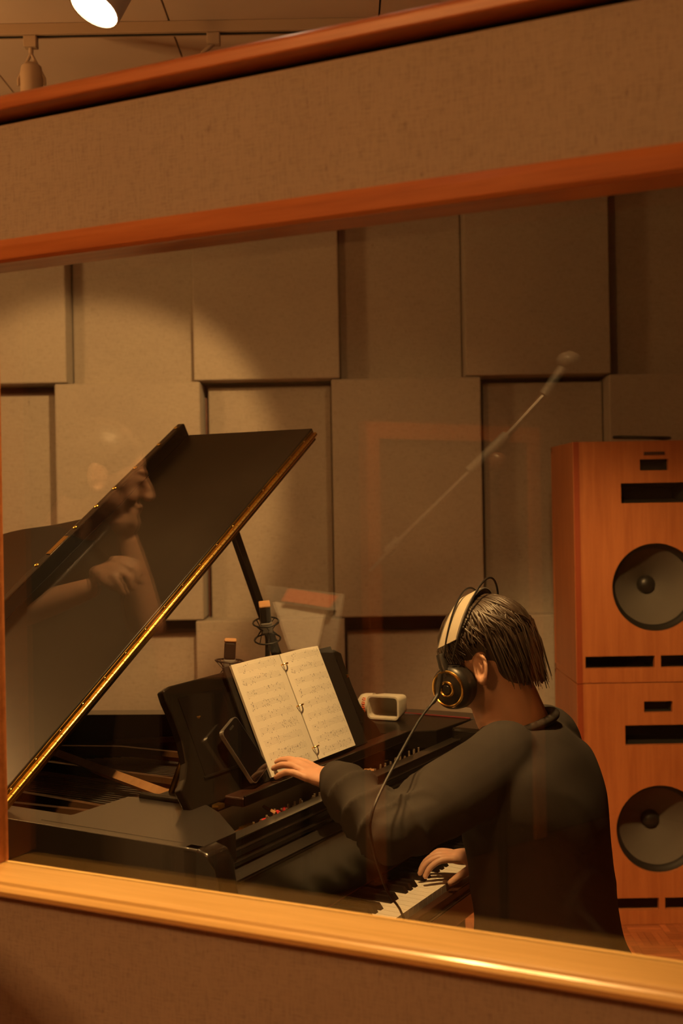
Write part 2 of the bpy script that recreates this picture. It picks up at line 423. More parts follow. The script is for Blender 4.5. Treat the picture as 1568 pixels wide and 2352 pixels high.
MB().box(WR, WR+0.06, -0.012, 0.062, 1.030, 1.907).build('frame_jamb', M['frame_wood'], scr, bevel=0.002)
MB().box(L0, WL-0.06, 0.004, 0.085, 1.0, 1.94).build('side_fabric_panel', M['fabric'], scr)
MB().box(WR+0.06, L1, 0.004, 0.085, 1.0, 1.94).build('side_fabric_panel', M['fabric'], scr)
MB().box(WL, WR, 0.050, 0.056, 1.030, 1.909).build('glass_pane', M['glass'], scr)
for x in (L0+0.03, L1-0.11):
    MB().box(x, x+0.08, -0.16, 0.25, 0.0, 0.04).build('foot', M['frame_wood'], scr, bevel=0.006)

# ------------------------------------------------------------------ track lights
def frame_to(d):                            # matrix whose -z looks along d
    return d.to_track_quat('-Z', 'Y').to_matrix().to_4x4()
def track(y, x0, x1, label):
    t = thing('lighting_track', label, 'light track', (x0, y, ZC-0.018))
    m = MB().box(0, x1-x0, -0.02, 0.02, -0.035, 0.0)
    m.build('track_body', M['fixture'], t, bevel=0.003)
    MB().box(0.01, x1-x0-0.01, -0.006, 0.006, -0.0365, -0.034).build('track_slot', M['gap'], t)
track(3.60, -2.1, 1.9, 'long cream track on the ceiling carrying the rear spotlights')
track(2.70, -1.9, 1.9, 'cream ceiling track carrying the blazing spotlight above the piano')
track(2.05, -1.6, 1.6, 'cream ceiling track directly above the pianist')
track(1.05, -1.9, -0.1, 'short cream ceiling track above the seated listener')
def spot_fixture(pos, aim, label, lens, parts=True, r=0.036, length=0.13, drop=None, light=None, ty=None):
    pos = Vector(pos); d = (Vector(aim)-pos).normalized()
    back = pos - d*length
    t = thing('track_spotlight', label, 'spotlight', (pos.x, pos.y, pos.z), group='track spotlights')
    m = Matrix.Translation(Vector((0, 0, 0))) @ frame_to(d)
    MB().lathe([(r*0.55, length), (r*0.9, length-0.01), (r, length-0.03), (r, 0.0), (r*0.93, 0.0), (r*0.93, 0.012), (0.001, 0.012)], 28, m, cap=False).build('can', M['fixture'], t, True)
    MB().lathe([(0.001, 0.006), (r*0.92, 0.006), (r*0.92, 0.009), (0.001, 0.009)], 28, m, cap=False).build('lens', lens, t, True)
    top = Vector((pos.x, (ty if ty is not None else pos.y), ZC-0.053)) - pos
    mid = -d*length*0.55
    ax = Vector((0, 0, 1)).cross(d); ax = ax.normalized() if ax.length > 0.05 else Vector((1, 0, 0))
    hub = mid - d*0.0 + Vector((0, 0, 1))*(r+0.028) if abs(d.z) < 0.95 else -d*(length+0.03)
    MB().tube([hub, mid + ax*(r+0.006) + Vector((0, 0, 0.02)), mid + ax*(r+0.006)], 0.005, 8).tube([hub, mid - ax*(r+0.006) + Vector((0, 0, 0.02)), mid - ax*(r+0.006)], 0.005, 8).build('yoke', M['fixture'], t, True)
    MB().tube([hub, top - Vector((0, 0, 0.03))], 0.007, 10).build('stem', M['fixture'], t, True)
    MB().box(top.x-0.02, top.x+0.02, top.y-0.016, top.y+0.016, top.z-0.035, top.z).build('adapter', M['fixture'], t, bevel=0.003)
    if light:
        watts, cone, blend, rad = light
        ld = bpy.data.lights.new('spot', 'SPOT'); ld.energy = watts; ld.color = WARM; ld.spot_size = R(cone); ld.spot_blend = blend; ld.shadow_soft_size = rad
        lo = bpy.data.objects.new('lamp_light', ld); COL.objects.link(lo); lo.parent = t
        lo.matrix_local = Matrix.Translation(d*0.012) @ frame_to(d)
    return t
SPOT_LABELS = {
    'wall': 'track spotlight aimed at the left of the back wall', 'desk': 'track spotlight above the pianist aimed at the sheet music',
    'speaker': 'track spotlight aimed at the stacked orange speakers', 'booth': 'blazing round spotlight at the top left of the picture',
    'sill': 'added unseen spotlight brightening the window sill and the near side of the piano',
    'fill': 'track spotlight aimed low at the middle of the back wall',
    'screen': 'spotlight lighting the near face of the fabric screen', 'listener': 'added unseen spotlight brightening the seated listener reflected in the glass'}
TY = {'wall': 2.70, 'desk': 2.70, 'speaker': 2.70, 'booth': 2.70, 'screen': -0.2, 'listener': -0.2}
for k, (p, a, watts, cone, bl, rad) in LAMPS.items():
    pp = list(p)
    spot_fixture(pp, a, SPOT_LABELS[k], M['lens'], light=(watts, cone, bl, rad), r=0.066 if k == 'booth' else 0.04)
def fill_globe(pos, watts, label, col):  # builds an added fill light in the form of a hanging globe
    t = thing('fill_pendant', label, 'pendant lamp', (pos[0], pos[1], ZC-0.018))
    h = ZC-0.018-pos[2]
    MB().lathe([(0.0, 0.0), (0.05, 0.0), (0.045, -0.02), (0.0, -0.025)], 24, cap=False).build('canopy', M['fixture'], t, True, 40)
    MB().tube([(0, 0, -0.02), (0, 0, -h+0.10)], 0.004, 8).build('cord', M['rubber'], t, True)
    MB().lathe([(0.0, -h+0.125), (0.03, -h+0.12), (0.035, -h+0.085), (0.0, -h+0.085)], 20, cap=False).build('lamp_cap', M['brass'], t, True, 40)
    MB().ball((0, 0, -h), 0.095, 24).build('globe', M['globe'], t, True)
    ld = bpy.data.lights.new('globe', 'POINT'); ld.energy = watts; ld.color = col; ld.shadow_soft_size = 0.11
    lo = bpy.data.objects.new('lamp_light', ld); COL.objects.link(lo); lo.parent = t; lo.location = (0, 0, -h)
M['globe'] = emitter('fill_globe_glow', (1.0, 0.6, 0.25), 3.0)
fill_globe(*FILL_GLOBES['booth'], 'added unseen globe giving warm fill by the left wall beyond the piano', (1.0, 0.52, 0.17))
fill_globe(*FILL_GLOBES['near'], 'added unseen globe giving warm fill behind the viewer', AMBER)
q = at(73, 215, 3.60); spot_fixture((q.x, 3.60, 2.765), (q.x, 3.60, 0), 'unlit upright can spotlight hanging at far left above the top rail', M['fixture'], r=0.034, length=0.15)
q = at(491, 120, 3.60); spot_fixture((q.x, 3.60, 2.78), (q.x+0.3, 3.60, 1.5), 'unlit spotlight half hidden behind the top rail of the screen', M['fixture'])

# ------------------------------------------------------------------ grand piano (local x = along the keys, y = towards the tail)
PA = R(60.0); PO = Vector((-0.244, 1.90, 0))
PM = Matrix.Translation(PO) @ Matrix.Rotation(PA, 4, 'Z')
PI_ = PM.inverted()
def W(k, s, z): return PM @ Vector((k, s, z))
piano = thing('grand_piano', 'black grand piano with open lid propped up behind the glass', 'piano', PO, PA)
lac, sat, case = M['lacquer'], M['satin'], M['case']
outline = [(0, 0.0, 0), (0, 0.4, 0), (0, 0.9, 0), (0, 1.30, 0), (0.03, 1.52, 0), (0.14, 1.66, 0), (0.30, 1.69, 0), (0.46, 1.63, 0), (0.62, 1.48, 0), (0.77, 1.27, 0), (0.90, 1.06, 0),
           (0.99, 0.88, 0), (1.09, 0.68, 0), (1.20, 0.50, 0), (1.275, 0.32, 0), (1.30, 0.16, 0), (1.30, 0.0, 0)]
OUT = catmull(outline, 5)
OUT = [Vector((max(0.0, min(1.30, p.x)), p.y, 0)) for p in OUT]
def offset(pts, d):
    res = []
    for i, p in enumerate(pts):
        t = (pts[min(i+1, len(pts)-1)] - pts[max(i-1, 0)]).normalized()
        res.append(p + Vector((t.y, -t.x, 0)) * d)
    return res
INN = offset(OUT, 0.07)
INN[0].y = OUT[0].y; INN[-1].y = OUT[-1].y
def ring(a, b, z0, z1, mb):
    n = len(a)
    vs = [Vector((p.x, p.y, z)) for z in (z0, z1) for l in (a, b) for p in l]
    fs = []
    for i in range(n-1):
        fs += [(2*n+i, 2*n+i+1, 3*n+i+1, 3*n+i), (i, n+i, n+i+1, i+1), (i, i+1, 2*n+i+1, 2*n+i), (n+i, 3*n+i, 3*n+i+1, n+i+1)]
    fs += [(0, 2*n, 3*n, n), (n-1, 2*n-1, 4*n-1, 3*n-1)]
    return mb.add(vs, fs)
ring(OUT, INN, 0.66, 1.0, MB()).build('case_rim', case, piano, True, 30, bevel=0.0015)
# underside and soundboard
poly = [(p.x, p.y) for p in INN]
MB().prism(poly, 0.68, 0.70, lambda a, b, d: Vector((a, b, d))).build('bottom_board', M['gap'], piano)
INS = offset(OUT, 0.075)
MB().prism([(p.x, max(p.y, 0.30)) for p in INS if p.y > 0.2], 0.855, 0.865, lambda a, b, d: Vector((a, b, d))).build('soundboard', M['brown_wood'], piano)
# iron plate with struts
plt = MB().prism([(0.07, 0.055), (1.23, 0.055), (1.23, 0.36), (0.07, 0.36)], 0.915, 0.93, lambda a, b, d: Vector((a, b, d))).build('iron_plate', M['bronze_plate'], piano)
INP = offset(OUT, 0.085); 
ring([p for p in INP if p.y > 0.34], [p for p in offset(OUT, 0.16) if p.y > 0.34][:len([p for p in INP if p.y > 0.34])], 0.895, 0.915, MB()).build('plate_rim', M['bronze_plate'], plt, True) if len([p for p in INP if p.y > 0.34]) == len([p for p in offset(OUT, 0.16) if p.y > 0.34]) else None
for a, b in [((0.28, 0.34), (0.10, 1.35)), ((0.30, 0.34), (0.30, 1.55)), ((0.56, 0.34), (0.50, 1.45)), ((0.80, 0.34), (0.68, 1.25)), ((1.02, 0.34), (0.88, 0.98))]:
    MB().tube([(a[0], a[1], 0.935), ((a[0]+b[0])/2, (a[1]+b[1])/2, 0.945), (b[0], b[1], 0.92)], 0.013, 6).build('plate_strut', M['bronze_plate'], plt, True)
MB().tube([(0.40, 0.37, 0.955), (0.62, 0.92, 0.955)], 0.013, 4).build('plate_strut', M['tan_wood'], plt)  # lit strut: its brightness comes from a paler material than the others
st = MB()
for i in range(70):
    k = 0.10 + 1.08*i/69; e = 1.45 - 0.9*max(0, (i-20)/49)
    x2 = k*0.86 + 0.04
    st.tube([(k, 0.36, 0.925), (x2, e*0.94, 0.912)], 0.0008 if i > 20 else 0.0014, 4)
st.build('strings', M['steel'], plt, kind='stuff')
# wide flat blocks of the case either side of the music desk
def flat(name, poly, z0, z1, mat, par=piano, bevel=0.002):
    return MB().prism(poly, z0, z1, lambda a, b, d: Vector((a, b, d))).build(name, mat, par, bevel=bevel)
flat('music_shelf', [(0.020, 0.0), (0.110, 0.0), (0.20, 0.10), (0.232, 0.15), (0.235, 0.23), (0.218, 0.327), (0.073, 0.331), (0.020, 0.36)], 0.95, 1.0006, case, bevel=0.0005)
flat('music_shelf', [(1.232, 0.06), (1.06, 0.075), (0.945, 0.215), (0.945, 0.345), (1.232, 0.345)], 0.955, 0.9985, sat)
flat('felt_strip', [(1.225, 0.06), (1.232, 0.06), (1.232, 0.33), (1.225, 0.33)], 0.998, 1.002, M['dull_felt'])
flat('case_block', [(1.10, -0.02), (1.30, -0.02), (1.30, 0.055), (1.10, 0.055)], 0.955, 1.0, lac, bevel=0.008)
# front rail with its beads, and the fallboard below
fr = lambda a, b, d: Vector((d, a, b))
MB().prism([(0.058, 0.972), (0.030, 0.972), (0.029, 0.958), (0.025, 0.955), (0.029, 0.952), (0.030, 0.940), (0.022, 0.937), (0.022, 0.930), (0.030, 0.926), (0.058, 0.90)], 0.055, 1.245, fr).build('front_rail', lac, piano, bevel=0.0015)
MB().prism([(0.035, 0.924), (-0.013, 0.924), (-0.016, 0.920), (-0.013, 0.910), (0.046, 0.750), (0.075, 0.750), (0.060, 0.90)], 0.066, 1.234, fr).build('fallboard', M['satin'], piano, bevel=0.002)
MB().prism([(0.0445, 0.750), (0.046, 0.7525), (0.050, 0.752), (0.050, 0.750)], 0.07, 1.23, fr).build('key_felt', M['dull_felt'], piano)
MB().prism([(0.031, 0.9235), (0.031, 0.9255), (-0.0145, 0.9255), (-0.0145, 0.9235)], 0.066, 1.234, fr).build('fallboard_ledge', M['case'], piano)
MB().prism([(0.0575, 0.9715), (0.0575, 0.9735), (0.0295, 0.9735), (0.0295, 0.9715)], 0.056, 1.244, fr).build('rail_cap', M['case'], piano)
arm = [(0.03, 0.70), (0.03, 1.0), (0.0, 1.0), (-0.022, 0.994), (-0.036, 0.972), (-0.042, 0.93), (-0.048, 0.895), (-0.062, 0.872), (-0.080, 0.860), (-0.098, 0.848), (-0.112, 0.820), (-0.116, 0.76), (-0.116, 0.66), (0.03, 0.66)]
for a, b in ((0.0, 0.055), (1.245, 1.30)):
    MB().prism(arm, a, b, fr).build('arm', lac, piano, True, 30, bevel=0.004)
MB().box(0.03, 1.27, -0.115, 0.06, 0.655, 0.705).build('keybed', lac, piano, bevel=0.003)
MB().box(0.055, 1.245, -0.108, -0.088, 0.70, 0.724).build('key_slip', M['dark_brown'], piano, bevel=0.003)
for a, b in ((0.055, 0.068), (1.232, 1.245)):
    MB().box(a, b, -0.105, 0.06, 0.70, 0.755).build('key_block', lac, piano, bevel=0.004)
# 52 white and 36 black keys
KP = (1.231-0.069)/52
wk = MB().box(0.0005, KP-0.0005, -0.083, 0.075, 0.712, 0.735).mesh('white_key'); wk.materials.append(M['ivory'])
bkm = MB()
bw = KP*0.29
bkm.add([(-bw, -0.036, 0.735), (bw, -0.036, 0.735), (-bw, 0.075, 0.735), (bw, 0.075, 0.735), (-bw*.72, -0.028, 0.7475), (bw*.72, -0.028, 0.7475), (-bw*.72, 0.075, 0.7475), (bw*.72, 0.075, 0.7475)],
        [(0,2,3,1),(4,5,7,6),(0,1,5,4),(2,6,7,3),(0,4,6,2),(1,3,7,5)])
bk = bkm.mesh('black_key'); bk.materials.append(M['ebony'])
for i in range(52):
    o = bpy.data.objects.new('white_key', wk); COL.objects.link(o); o.parent = piano; o.location = (0.069+KP*i, 0, 0)
    note = (i+5) % 7                        # A B C D E F G from the lowest A
    if note in (5, 0, 1, 3, 4) and i < 51:  # a black key follows A, C, D, F, G
        o = bpy.data.objects.new('black_key', bk); COL.objects.link(o); o.parent = piano; o.location = (0.069+KP*(i+1), 0, 0)
# tuning pins, felt and small hardware in front of the music desk
pins = MB()
for i in range(90):
    k = 0.30 + 0.72*i/89 + random.uniform(-.002, .002)
    if 0.50 < k < 0.515: continue
    for r_ in range(3):
        s = 0.072 + 0.014*r_ + 0.004*(i % 3); kk = k + 0.003*r_
        h = 0.020 + 0.014*random.random()
        pins.tube([(kk, s, 0.928), (kk, s, 0.928+h)], 0.0023, 6)
pins.build('tuning_pins', M['pin'], piano, kind='stuff')
cop = MB()
for i in range(18):
    k = 0.66 + 0.36*i/17; cop.tube([(k, 0.066, 0.928), (k, 0.066, 0.946+0.008*random.random())], 0.0024, 6)
cop.build('copper_pins', plain('copper', (0.75, 0.32, 0.10), 0.3, 1.0), piano, kind='stuff')
MB().box(0.22, 0.30, 0.06, 0.125, 0.925, 0.945).build('plate_block', M['bronze_plate'], piano, bevel=0.003)
for i in range(6):
    MB().box(0.285+0.006*i, 0.289+0.006*i, 0.068, 0.118, 0.945, 0.951).build('wire_rib', M['brass'], piano)
for a, b in ((0.255, 0.275), (0.19, 0.207)):
    MB().box(a, b, 0.058, 0.074, 0.946, 0.953).build('brass_stud', M['gold'], piano, bevel=0.002)
for a, b, z in ((0.335, 0.37, 0.945), (0.385, 0.412, 0.95), (0.42, 0.435, 0.95)):
    MB().ball(((a+b)/2, 0.105, z), ((b-a)/2, 0.009, 0.008), 10).build('felt_wedge', M['red_felt'], piano, True)
MB().box(0.31, 0.345, 0.066, 0.11, 0.925, 0.944).build('felt_pad', plain('dark_red_felt', (0.13, 0.012, 0.012), 0.95), piano)
for k0, s0, k1, s1 in ((0.395, 0.135, 0.385, 0.10), (0.72, 0.13, 0.745, 0.10), (0.75, 0.105, 0.785, 0.10)):
    MB().tube([(k0, s0, 0.962), (k1, s1, 0.955)], 0.004, 4).build('damper_lever', M['tan_wood'], piano)

# ---- music desk: leaning board with scrolled ends, ledge and base
DT = R(23.5); DS, DZ = 0.155, 1.0
desk_m = Matrix(((1, 0, 0, 0), (0, -math.cos(DT)*-1*0+math.sin(DT), math.cos(DT), DS), (0, math.cos(DT), -math.sin(DT), DZ), (0, 0, 0, 1)))
# local desk frame: x = along keys, y = up the board, z = behind the board
def D(k, h, b): return desk_m @ Vector((k, h, b))
desk = MB().prism([(0.19, -0.004), (0.181, 0.041), (0.202, 0.057), (0.222, 0.085), (0.231, 0.127), (0.231, 0.17), (0.226, 0.205), (0.227, 0.226), (0.25, 0.232), (0.42, 0.235), (0.70, 0.235), (0.868, 0.229), (0.893, 0.216), (0.889, 0.19), (0.887, 0.14), (0.889, 0.09), (0.90, 0.055), (0.925, 0.035), (0.935, -0.004)],
    0.0, 0.018, D).build('music_desk', M['satin'], piano, bevel=0.003)
MB().prism([(0.26, 0.05), (0.26, 0.205), (0.86, 0.205), (0.86, 0.05)], -0.0012, 0.002, D).build('inset_panel', M['lacquer'], desk)
MB().prism([(0.255, 0.045), (0.865, 0.045), (0.865, 0.05), (0.255, 0.05)], -0.003, 0.002, D).build('inset_bead', M['satin'], desk, bevel=0.001)
MB().box(0.295, 1.00, 0.112, 0.160, 0.985, 1.003).build('desk_ledge', M['dark_brown'], desk, bevel=0.003)
MB().box(0.295, 1.00, 0.108, 0.113, 0.988, 1.008).build('ledge_lip', M['satin'], desk, bevel=0.0015)
MB().box(0.20, 0.96, 0.160, 0.30, 0.975, 0.996).build('desk_base', M['satin'], desk, bevel=0.003)
for k in (0.30, 0.60, 0.88):
    MB().tube([(k, 0.22, 1.15), (k, 0.29, 0.99)], 0.006, 8).build('back_strut', M['brass'], desk, True)
MB().box(0.222, 0.242, 0.118, 0.132, 0.998, 1.006).build('brass_clip', M['gold'], desk)
MB().tube([(0.225, 0.30, 1.003), (0.225, 0.16, 1.003)], 0.008, 10).build('desk_hinge_rod', M['satin'], desk, True)

# ---- lid: plane hinged on the bass side; the front flap lies folded back on it
TH = math.atan(0.647)
lid_m = Matrix(((math.cos(TH), 0, -math.sin(TH), 0), (0, 1, 0, 0), (math.sin(TH), 0, math.cos(TH), 1.015), (0, 0, 0, 1)))
def LD(t, s, n): return lid_m @ Vector((t, s, n))
sc_t = 1/math.cos(TH)
lo_pts = [(0.0, 0.463), (0.0, 0.9), (0.0, 1.32), (0.03, 1.54), (0.14, 1.69), (0.33, 1.72), (0.52, 1.64), (0.70, 1.47), (0.82, 1.31), (0.905, 1.19), (0.94, 1.05), (0.99, 0.93), (1.10, 0.80), (1.26, 0.65), (1.345, 0.52), (1.350, 0.463)]
lid_poly = [(p.x, p.y) for p in catmull([(a, b, 0) for a, b in lo_pts], 4)]
lid = MB().prism(lid_poly, -0.034, -0.016, LD).build('lid', M['lacquer'], piano, bevel=0.003)
MB().prism([(0.0, 0.461), (1.357, 0.461), (1.357, 0.868), (0.0, 0.868)], -0.015, 0.002, LD).build('folded_flap', M['satin'], lid, bevel=0.0025)
MB().prism([(0.0, 0.868), (1.357, 0.868), (1.357, 0.892), (0.0, 0.892)], -0.016, 0.040, LD).build('flap_lip', M['lacquer'], lid, bevel=0.004)
for t in (0.30, 0.42, 0.545, 0.68, 0.84, 0.935, 1.02, 1.12, 1.24, 1.33):
    MB().lathe([(0.0, 0.0), (0.006, 0.0), (0.006, 0.002), (0.003, 0.004), (0.0, 0.004)], 10, lid_m @ Matrix.Translation((t, 0.881, 0.040)), cap=False).build('screw_head', M['brass'], lid, True)
MB().prism([(0.725, 0.872), (0.80, 0.872), (0.80, 0.886), (0.725, 0.886)], 0.0395, 0.042, LD).build('brass_plate', M['gold'], lid)
# long brass hinge along the fold, in short knuckles
NK = 68; TL = 1.352
for nm, n0, n1 in (('hinge_leaf', -0.0125, -0.001), ('hinge_leaf', -0.031, -0.018)):
    MB().prism([(0.004, 0.4585), (TL, 0.4585), (TL, 0.4612), (0.004, 0.4612)], n0, n1, LD).build(nm, M['brass'], lid)
kn = MB(); L_ = TL/NK
kn.tube([(0.0006, 0, 0), (L_-0.0006, 0, 0)], 0.0058, 10)
km = kn.mesh('hinge_knuckle', True, 40); km.materials.append(M['brass'])
for i in range(NK):
    o = bpy.data.objects.new('hinge_knuckle', km); COL.objects.link(o); o.parent = lid
    o.matrix_local = lid_m @ Matrix.Translation((0.004+L_*i, 0.4565, -0.0155))
for i in range(17):
    t = 0.05 + 0.078*i
    MB().lathe([(0.0, 0), (0.0032, 0), (0.002, 0.0015), (0, 0.0015)], 8, lid_m @ Matrix.Translation((t, 0.4588, -0.006)) @ Matrix.Rotation(R(90), 4, 'X'), cap=False).build('hinge_screw', M['gold'], lid, True)
# prop stick
pr = MB(); a = Vector((0.838, 0.52, 1.520)); b = Vector((1.14, 0.50, 0.93))
ax = (b-a).normalized(); side = Vector((0, 1, 0))
q = ax.to_track_quat('X', 'Z').to_matrix().to_4x4()
pr.box(0, (b-a).length, -0.009, 0.009, -0.011, 0.011, Matrix.Translation(a) @ q).build('lid_prop', lac, piano, bevel=0.003)

# legs and pedal lyre under the case
def leg(k, s):
    return MB().lathe([(0.055, 0.66), (0.06, 0.62), (0.045, 0.58), (0.05, 0.45), (0.038, 0.12), (0.045, 0.09), (0.03, 0.07), (0.03, 0.05)], 8, Matrix.Translation((k, s, 0))).lathe([(0.018, 0.05), (0.024, 0.04), (0.024, 0.008), (0.016, 0.0)], 12, Matrix.Translation((k, s, 0))).build('leg', lac, piano, True, 25)
leg(0.10, 0.12); leg(1.20, 0.12); leg(0.30, 1.45)
MB().tube([(0.58, 0.25, 0.67), (0.60, 0.26, 0.14)], 0.02, 8).tube([(0.70, 0.25, 0.67), (0.68, 0.26, 0.14)], 0.02, 8).box(0.55, 0.73, 0.20, 0.33, 0.08, 0.15).build('pedal_lyre', lac, piano)
for k in (0.59, 0.64, 0.69):
    MB().box(k-0.012, k+0.012, 0.11, 0.205, 0.085, 0.095).build('pedal', M['brass'], piano, bevel=0.003)

# ---- ring binder with two pages of music, on the desk ledge
bind = thing('music_binder', 'open ring binder showing two pages of sheet music on the music desk', 'binder', W(0.61, 0.13, 1.008), PA)
BO = PI_ @ W(0.61, 0.13, 1.008)
def BD(k, h, b):                            # binder frame: page plane leans like the desk
    p = Vector((k, 0.13 + 0.004 + h*math.sin(DT) + b*math.cos(DT), 1.004 + h*math.cos(DT) - b*math.sin(DT)))
    return p - Vector((0.61, 0.13, 1.008))
MB().prism([(0.413, 0.004), (0.610, 0.004), (0.610, 0.247), (0.413, 0.247)], 0.007, 0.012, BD).build('cover', M['dark_plastic'], bind, bevel=0.001)
MB().prism([(0.612, 0.004), (0.835, 0.004), (0.835, 0.240), (0.612, 0.240)], 0.007, 0.012, BD).build('cover', M['dark_plastic'], bind, bevel=0.001)
pm = Matrix(((1, 0, 0, 0), (0, math.sin(DT), math.cos(DT), 0), (0, math.cos(DT), -math.sin(DT), 0), (0, 0, 0, 1)))
def page(x0, wd, sign, h=0.238):
    mb = MB(); n = 10
    vs = []; 
    for b_ in (0, 1):
        for i in range(n+1):
            x = wd*i/n; d_ = abs((x if sign > 0 else wd-x)/wd)
            bow = -0.010*math.sin(math.pi*d_)*(1-d_*0.4) - 0.001
            for y in (0.0, h): vs.append((x, y, bow + (0.005 if b_ else 0)))
    fs = []
    m_ = 2*(n+1)
    for i in range(n):
        fs += [(2*i, 2*i+1, 2*i+3, 2*i+2), (m_+2*i, m_+2*i+2, m_+2*i+3, m_+2*i+1), (2*i, 2*i+2, m_+2*i+2, m_+2*i), (2*i+1, m_+2*i+1, m_+2*i+3, 2*i+3)]
    fs += [(0, m_, m_+1, 1), (2*n, 2*n+1, m_+2*n+1, m_+2*n)]
    o = mb.add(vs, fs).build('page_block', M['sheet'], bind, True, 30)
    o.matrix_local = Matrix.Translation(BD(x0, 0.008, 0.0)) @ pm
    return o
page(0.428, 0.178, -1); page(0.610, 0.158, 1)
for h in (0.035, 0.128, 0.222):
    c = BD(0.608, h, -0.002)
    pts = [Vector((c.x + 0.010*math.cos(q), c.y - 0.010*math.sin(q)*math.cos(DT), c.z + 0.010*math.sin(q)*math.sin(DT))) for q in [math.pi*i/10 for i in range(11)]]
    MB().tube(pts, 0.0016, 6).build('ring', M['gold'], bind, True)

# ---- smartphone leaning on the desk
def phone():
    c = [(0.318, 0.119), (0.38, 0.137), (0.423, 0.021), (0.363, 0.009)]
    ctr = Vector((sum(x for x, _ in c)/4, sum(y for _, y in c)/4, 0))
    yax = (Vector((0.349, 0.128, 0)) - Vector((0.393, 0.015, 0))).normalized(); xax = Vector((yax.y, -yax.x, 0))
    t = thing('smartphone', 'black smartphone leaning against the left of the music desk', 'phone', W(0.39, 0.145, 1.008), PA)
    base = Vector((0.39, 0.145, 1.008))
    def fr2(a, b, d):
        q = ctr + xax*a + yax*b; return D(q.x, q.y, -0.024 + d) - base
    def rr(w_, h_, r_):
        pts = []
        for cx_, cy_, a0 in ((w_-r_, h_-r_, 0), (-w_+r_, h_-r_, 90), (-w_+r_, -h_+r_, 180), (w_-r_, -h_+r_, 270)):
            for i in range(6): q = R(a0 + 18*i); pts.append((cx_+r_*math.cos(q), cy_+r_*math.sin(q)))
        return pts
    MB().prism(rr(0.0335, 0.062, 0.010), -0.002, 0.0065, fr2).build('body', M['steel'], t, True, 30)
    MB().prism(rr(0.0318, 0.0603, 0.009), -0.003, -0.0019, fr2).build('screen', M['phone_glass'], t, True, 30)
    MB().prism(rr(0.009, 0.0022, 0.002), -0.0032, -0.003, lambda a, b, d: fr2(a, b+0.052, d)).build('camera_notch', M['gap'], t)
phone()

# ---- cream plastic scoop lying on its side on the treble shelf
def scoop():
    base = (1.150, 0.27, 1.0005)
    t = thing('plastic_holder', 'cream plastic open holder with orange print lying on the piano right of the desk', 'holder', W(*base), PA + R(6))
    def rrect(y, hw, hh, r_):
        pts = []
        for cx_, cz_, a0 in ((hw-r_, hh-r_, 0), (-hw+r_, hh-r_, 90), (-hw+r_, -hh+r_, 180), (hw-r_, -hh+r_, 270)):
            for i in range(5): q = R(a0 + 22.5*i); pts.append(Vector((y, -0.016 + cx_+r_*math.cos(q), hh0 + cz_+r_*math.sin(q))))
        return pts
    hh0 = 0.031
    # local: x = depth (opening faces -x, the player and camera side), y = along the piano
    rings = [(-0.040, 0.043, 0.030, 0.012), (-0.040, 0.039, 0.026, 0.010), (0.030, 0.034, 0.022, 0.010), (0.036, 0.036, 0.024, 0.010), (-0.036, 0.045, 0.031, 0.012)]
    mb = MB(); vs = []; n = 20
    for r_ in rings: vs += rrect(*r_)
    fs = []
    order = [4, 0, 1, 2]
    for a_, b_ in ((4, 0), (0, 1), (1, 2), (3, 4)):
        for j in range(n): fs.append((a_*n+j, a_*n+(j+1) % n, b_*n+(j+1) % n, b_*n+j))
    fs.append(tuple(range(2*n, 3*n))); fs.append(tuple(range(3*n, 4*n)))
    mb.add(vs, fs).build('shell', M['cream'], t, True, 40)
    nb = MB().lathe([(0.018, 0.0), (0.026, 0.006), (0.0295, 0.018), (0.0305, 0.040)], 24, Matrix.Translation((-0.006, 0.062, 0.031)) @ Matrix.Rotation(R(90), 4, 'X')).build('neck', M['cream'], t, True, 50)
    for i in range(4):
        z = 0.018 + 0.0095*i
        pts = [Vector((-0.006 - 0.0300*math.sqrt(max(0, 1-((z+dz-0.031)/0.0305)**2)), 0.040 + dy, z+dz)) for dy, dz in ((-0.004, 0), (0.004, 0.001), (0.003, 0.006), (-0.003, 0.005), (-0.004, 0))]
        MB().tube(pts, 0.0012, 5).build('orange_letter', M['orange_print'], t)
scoop()

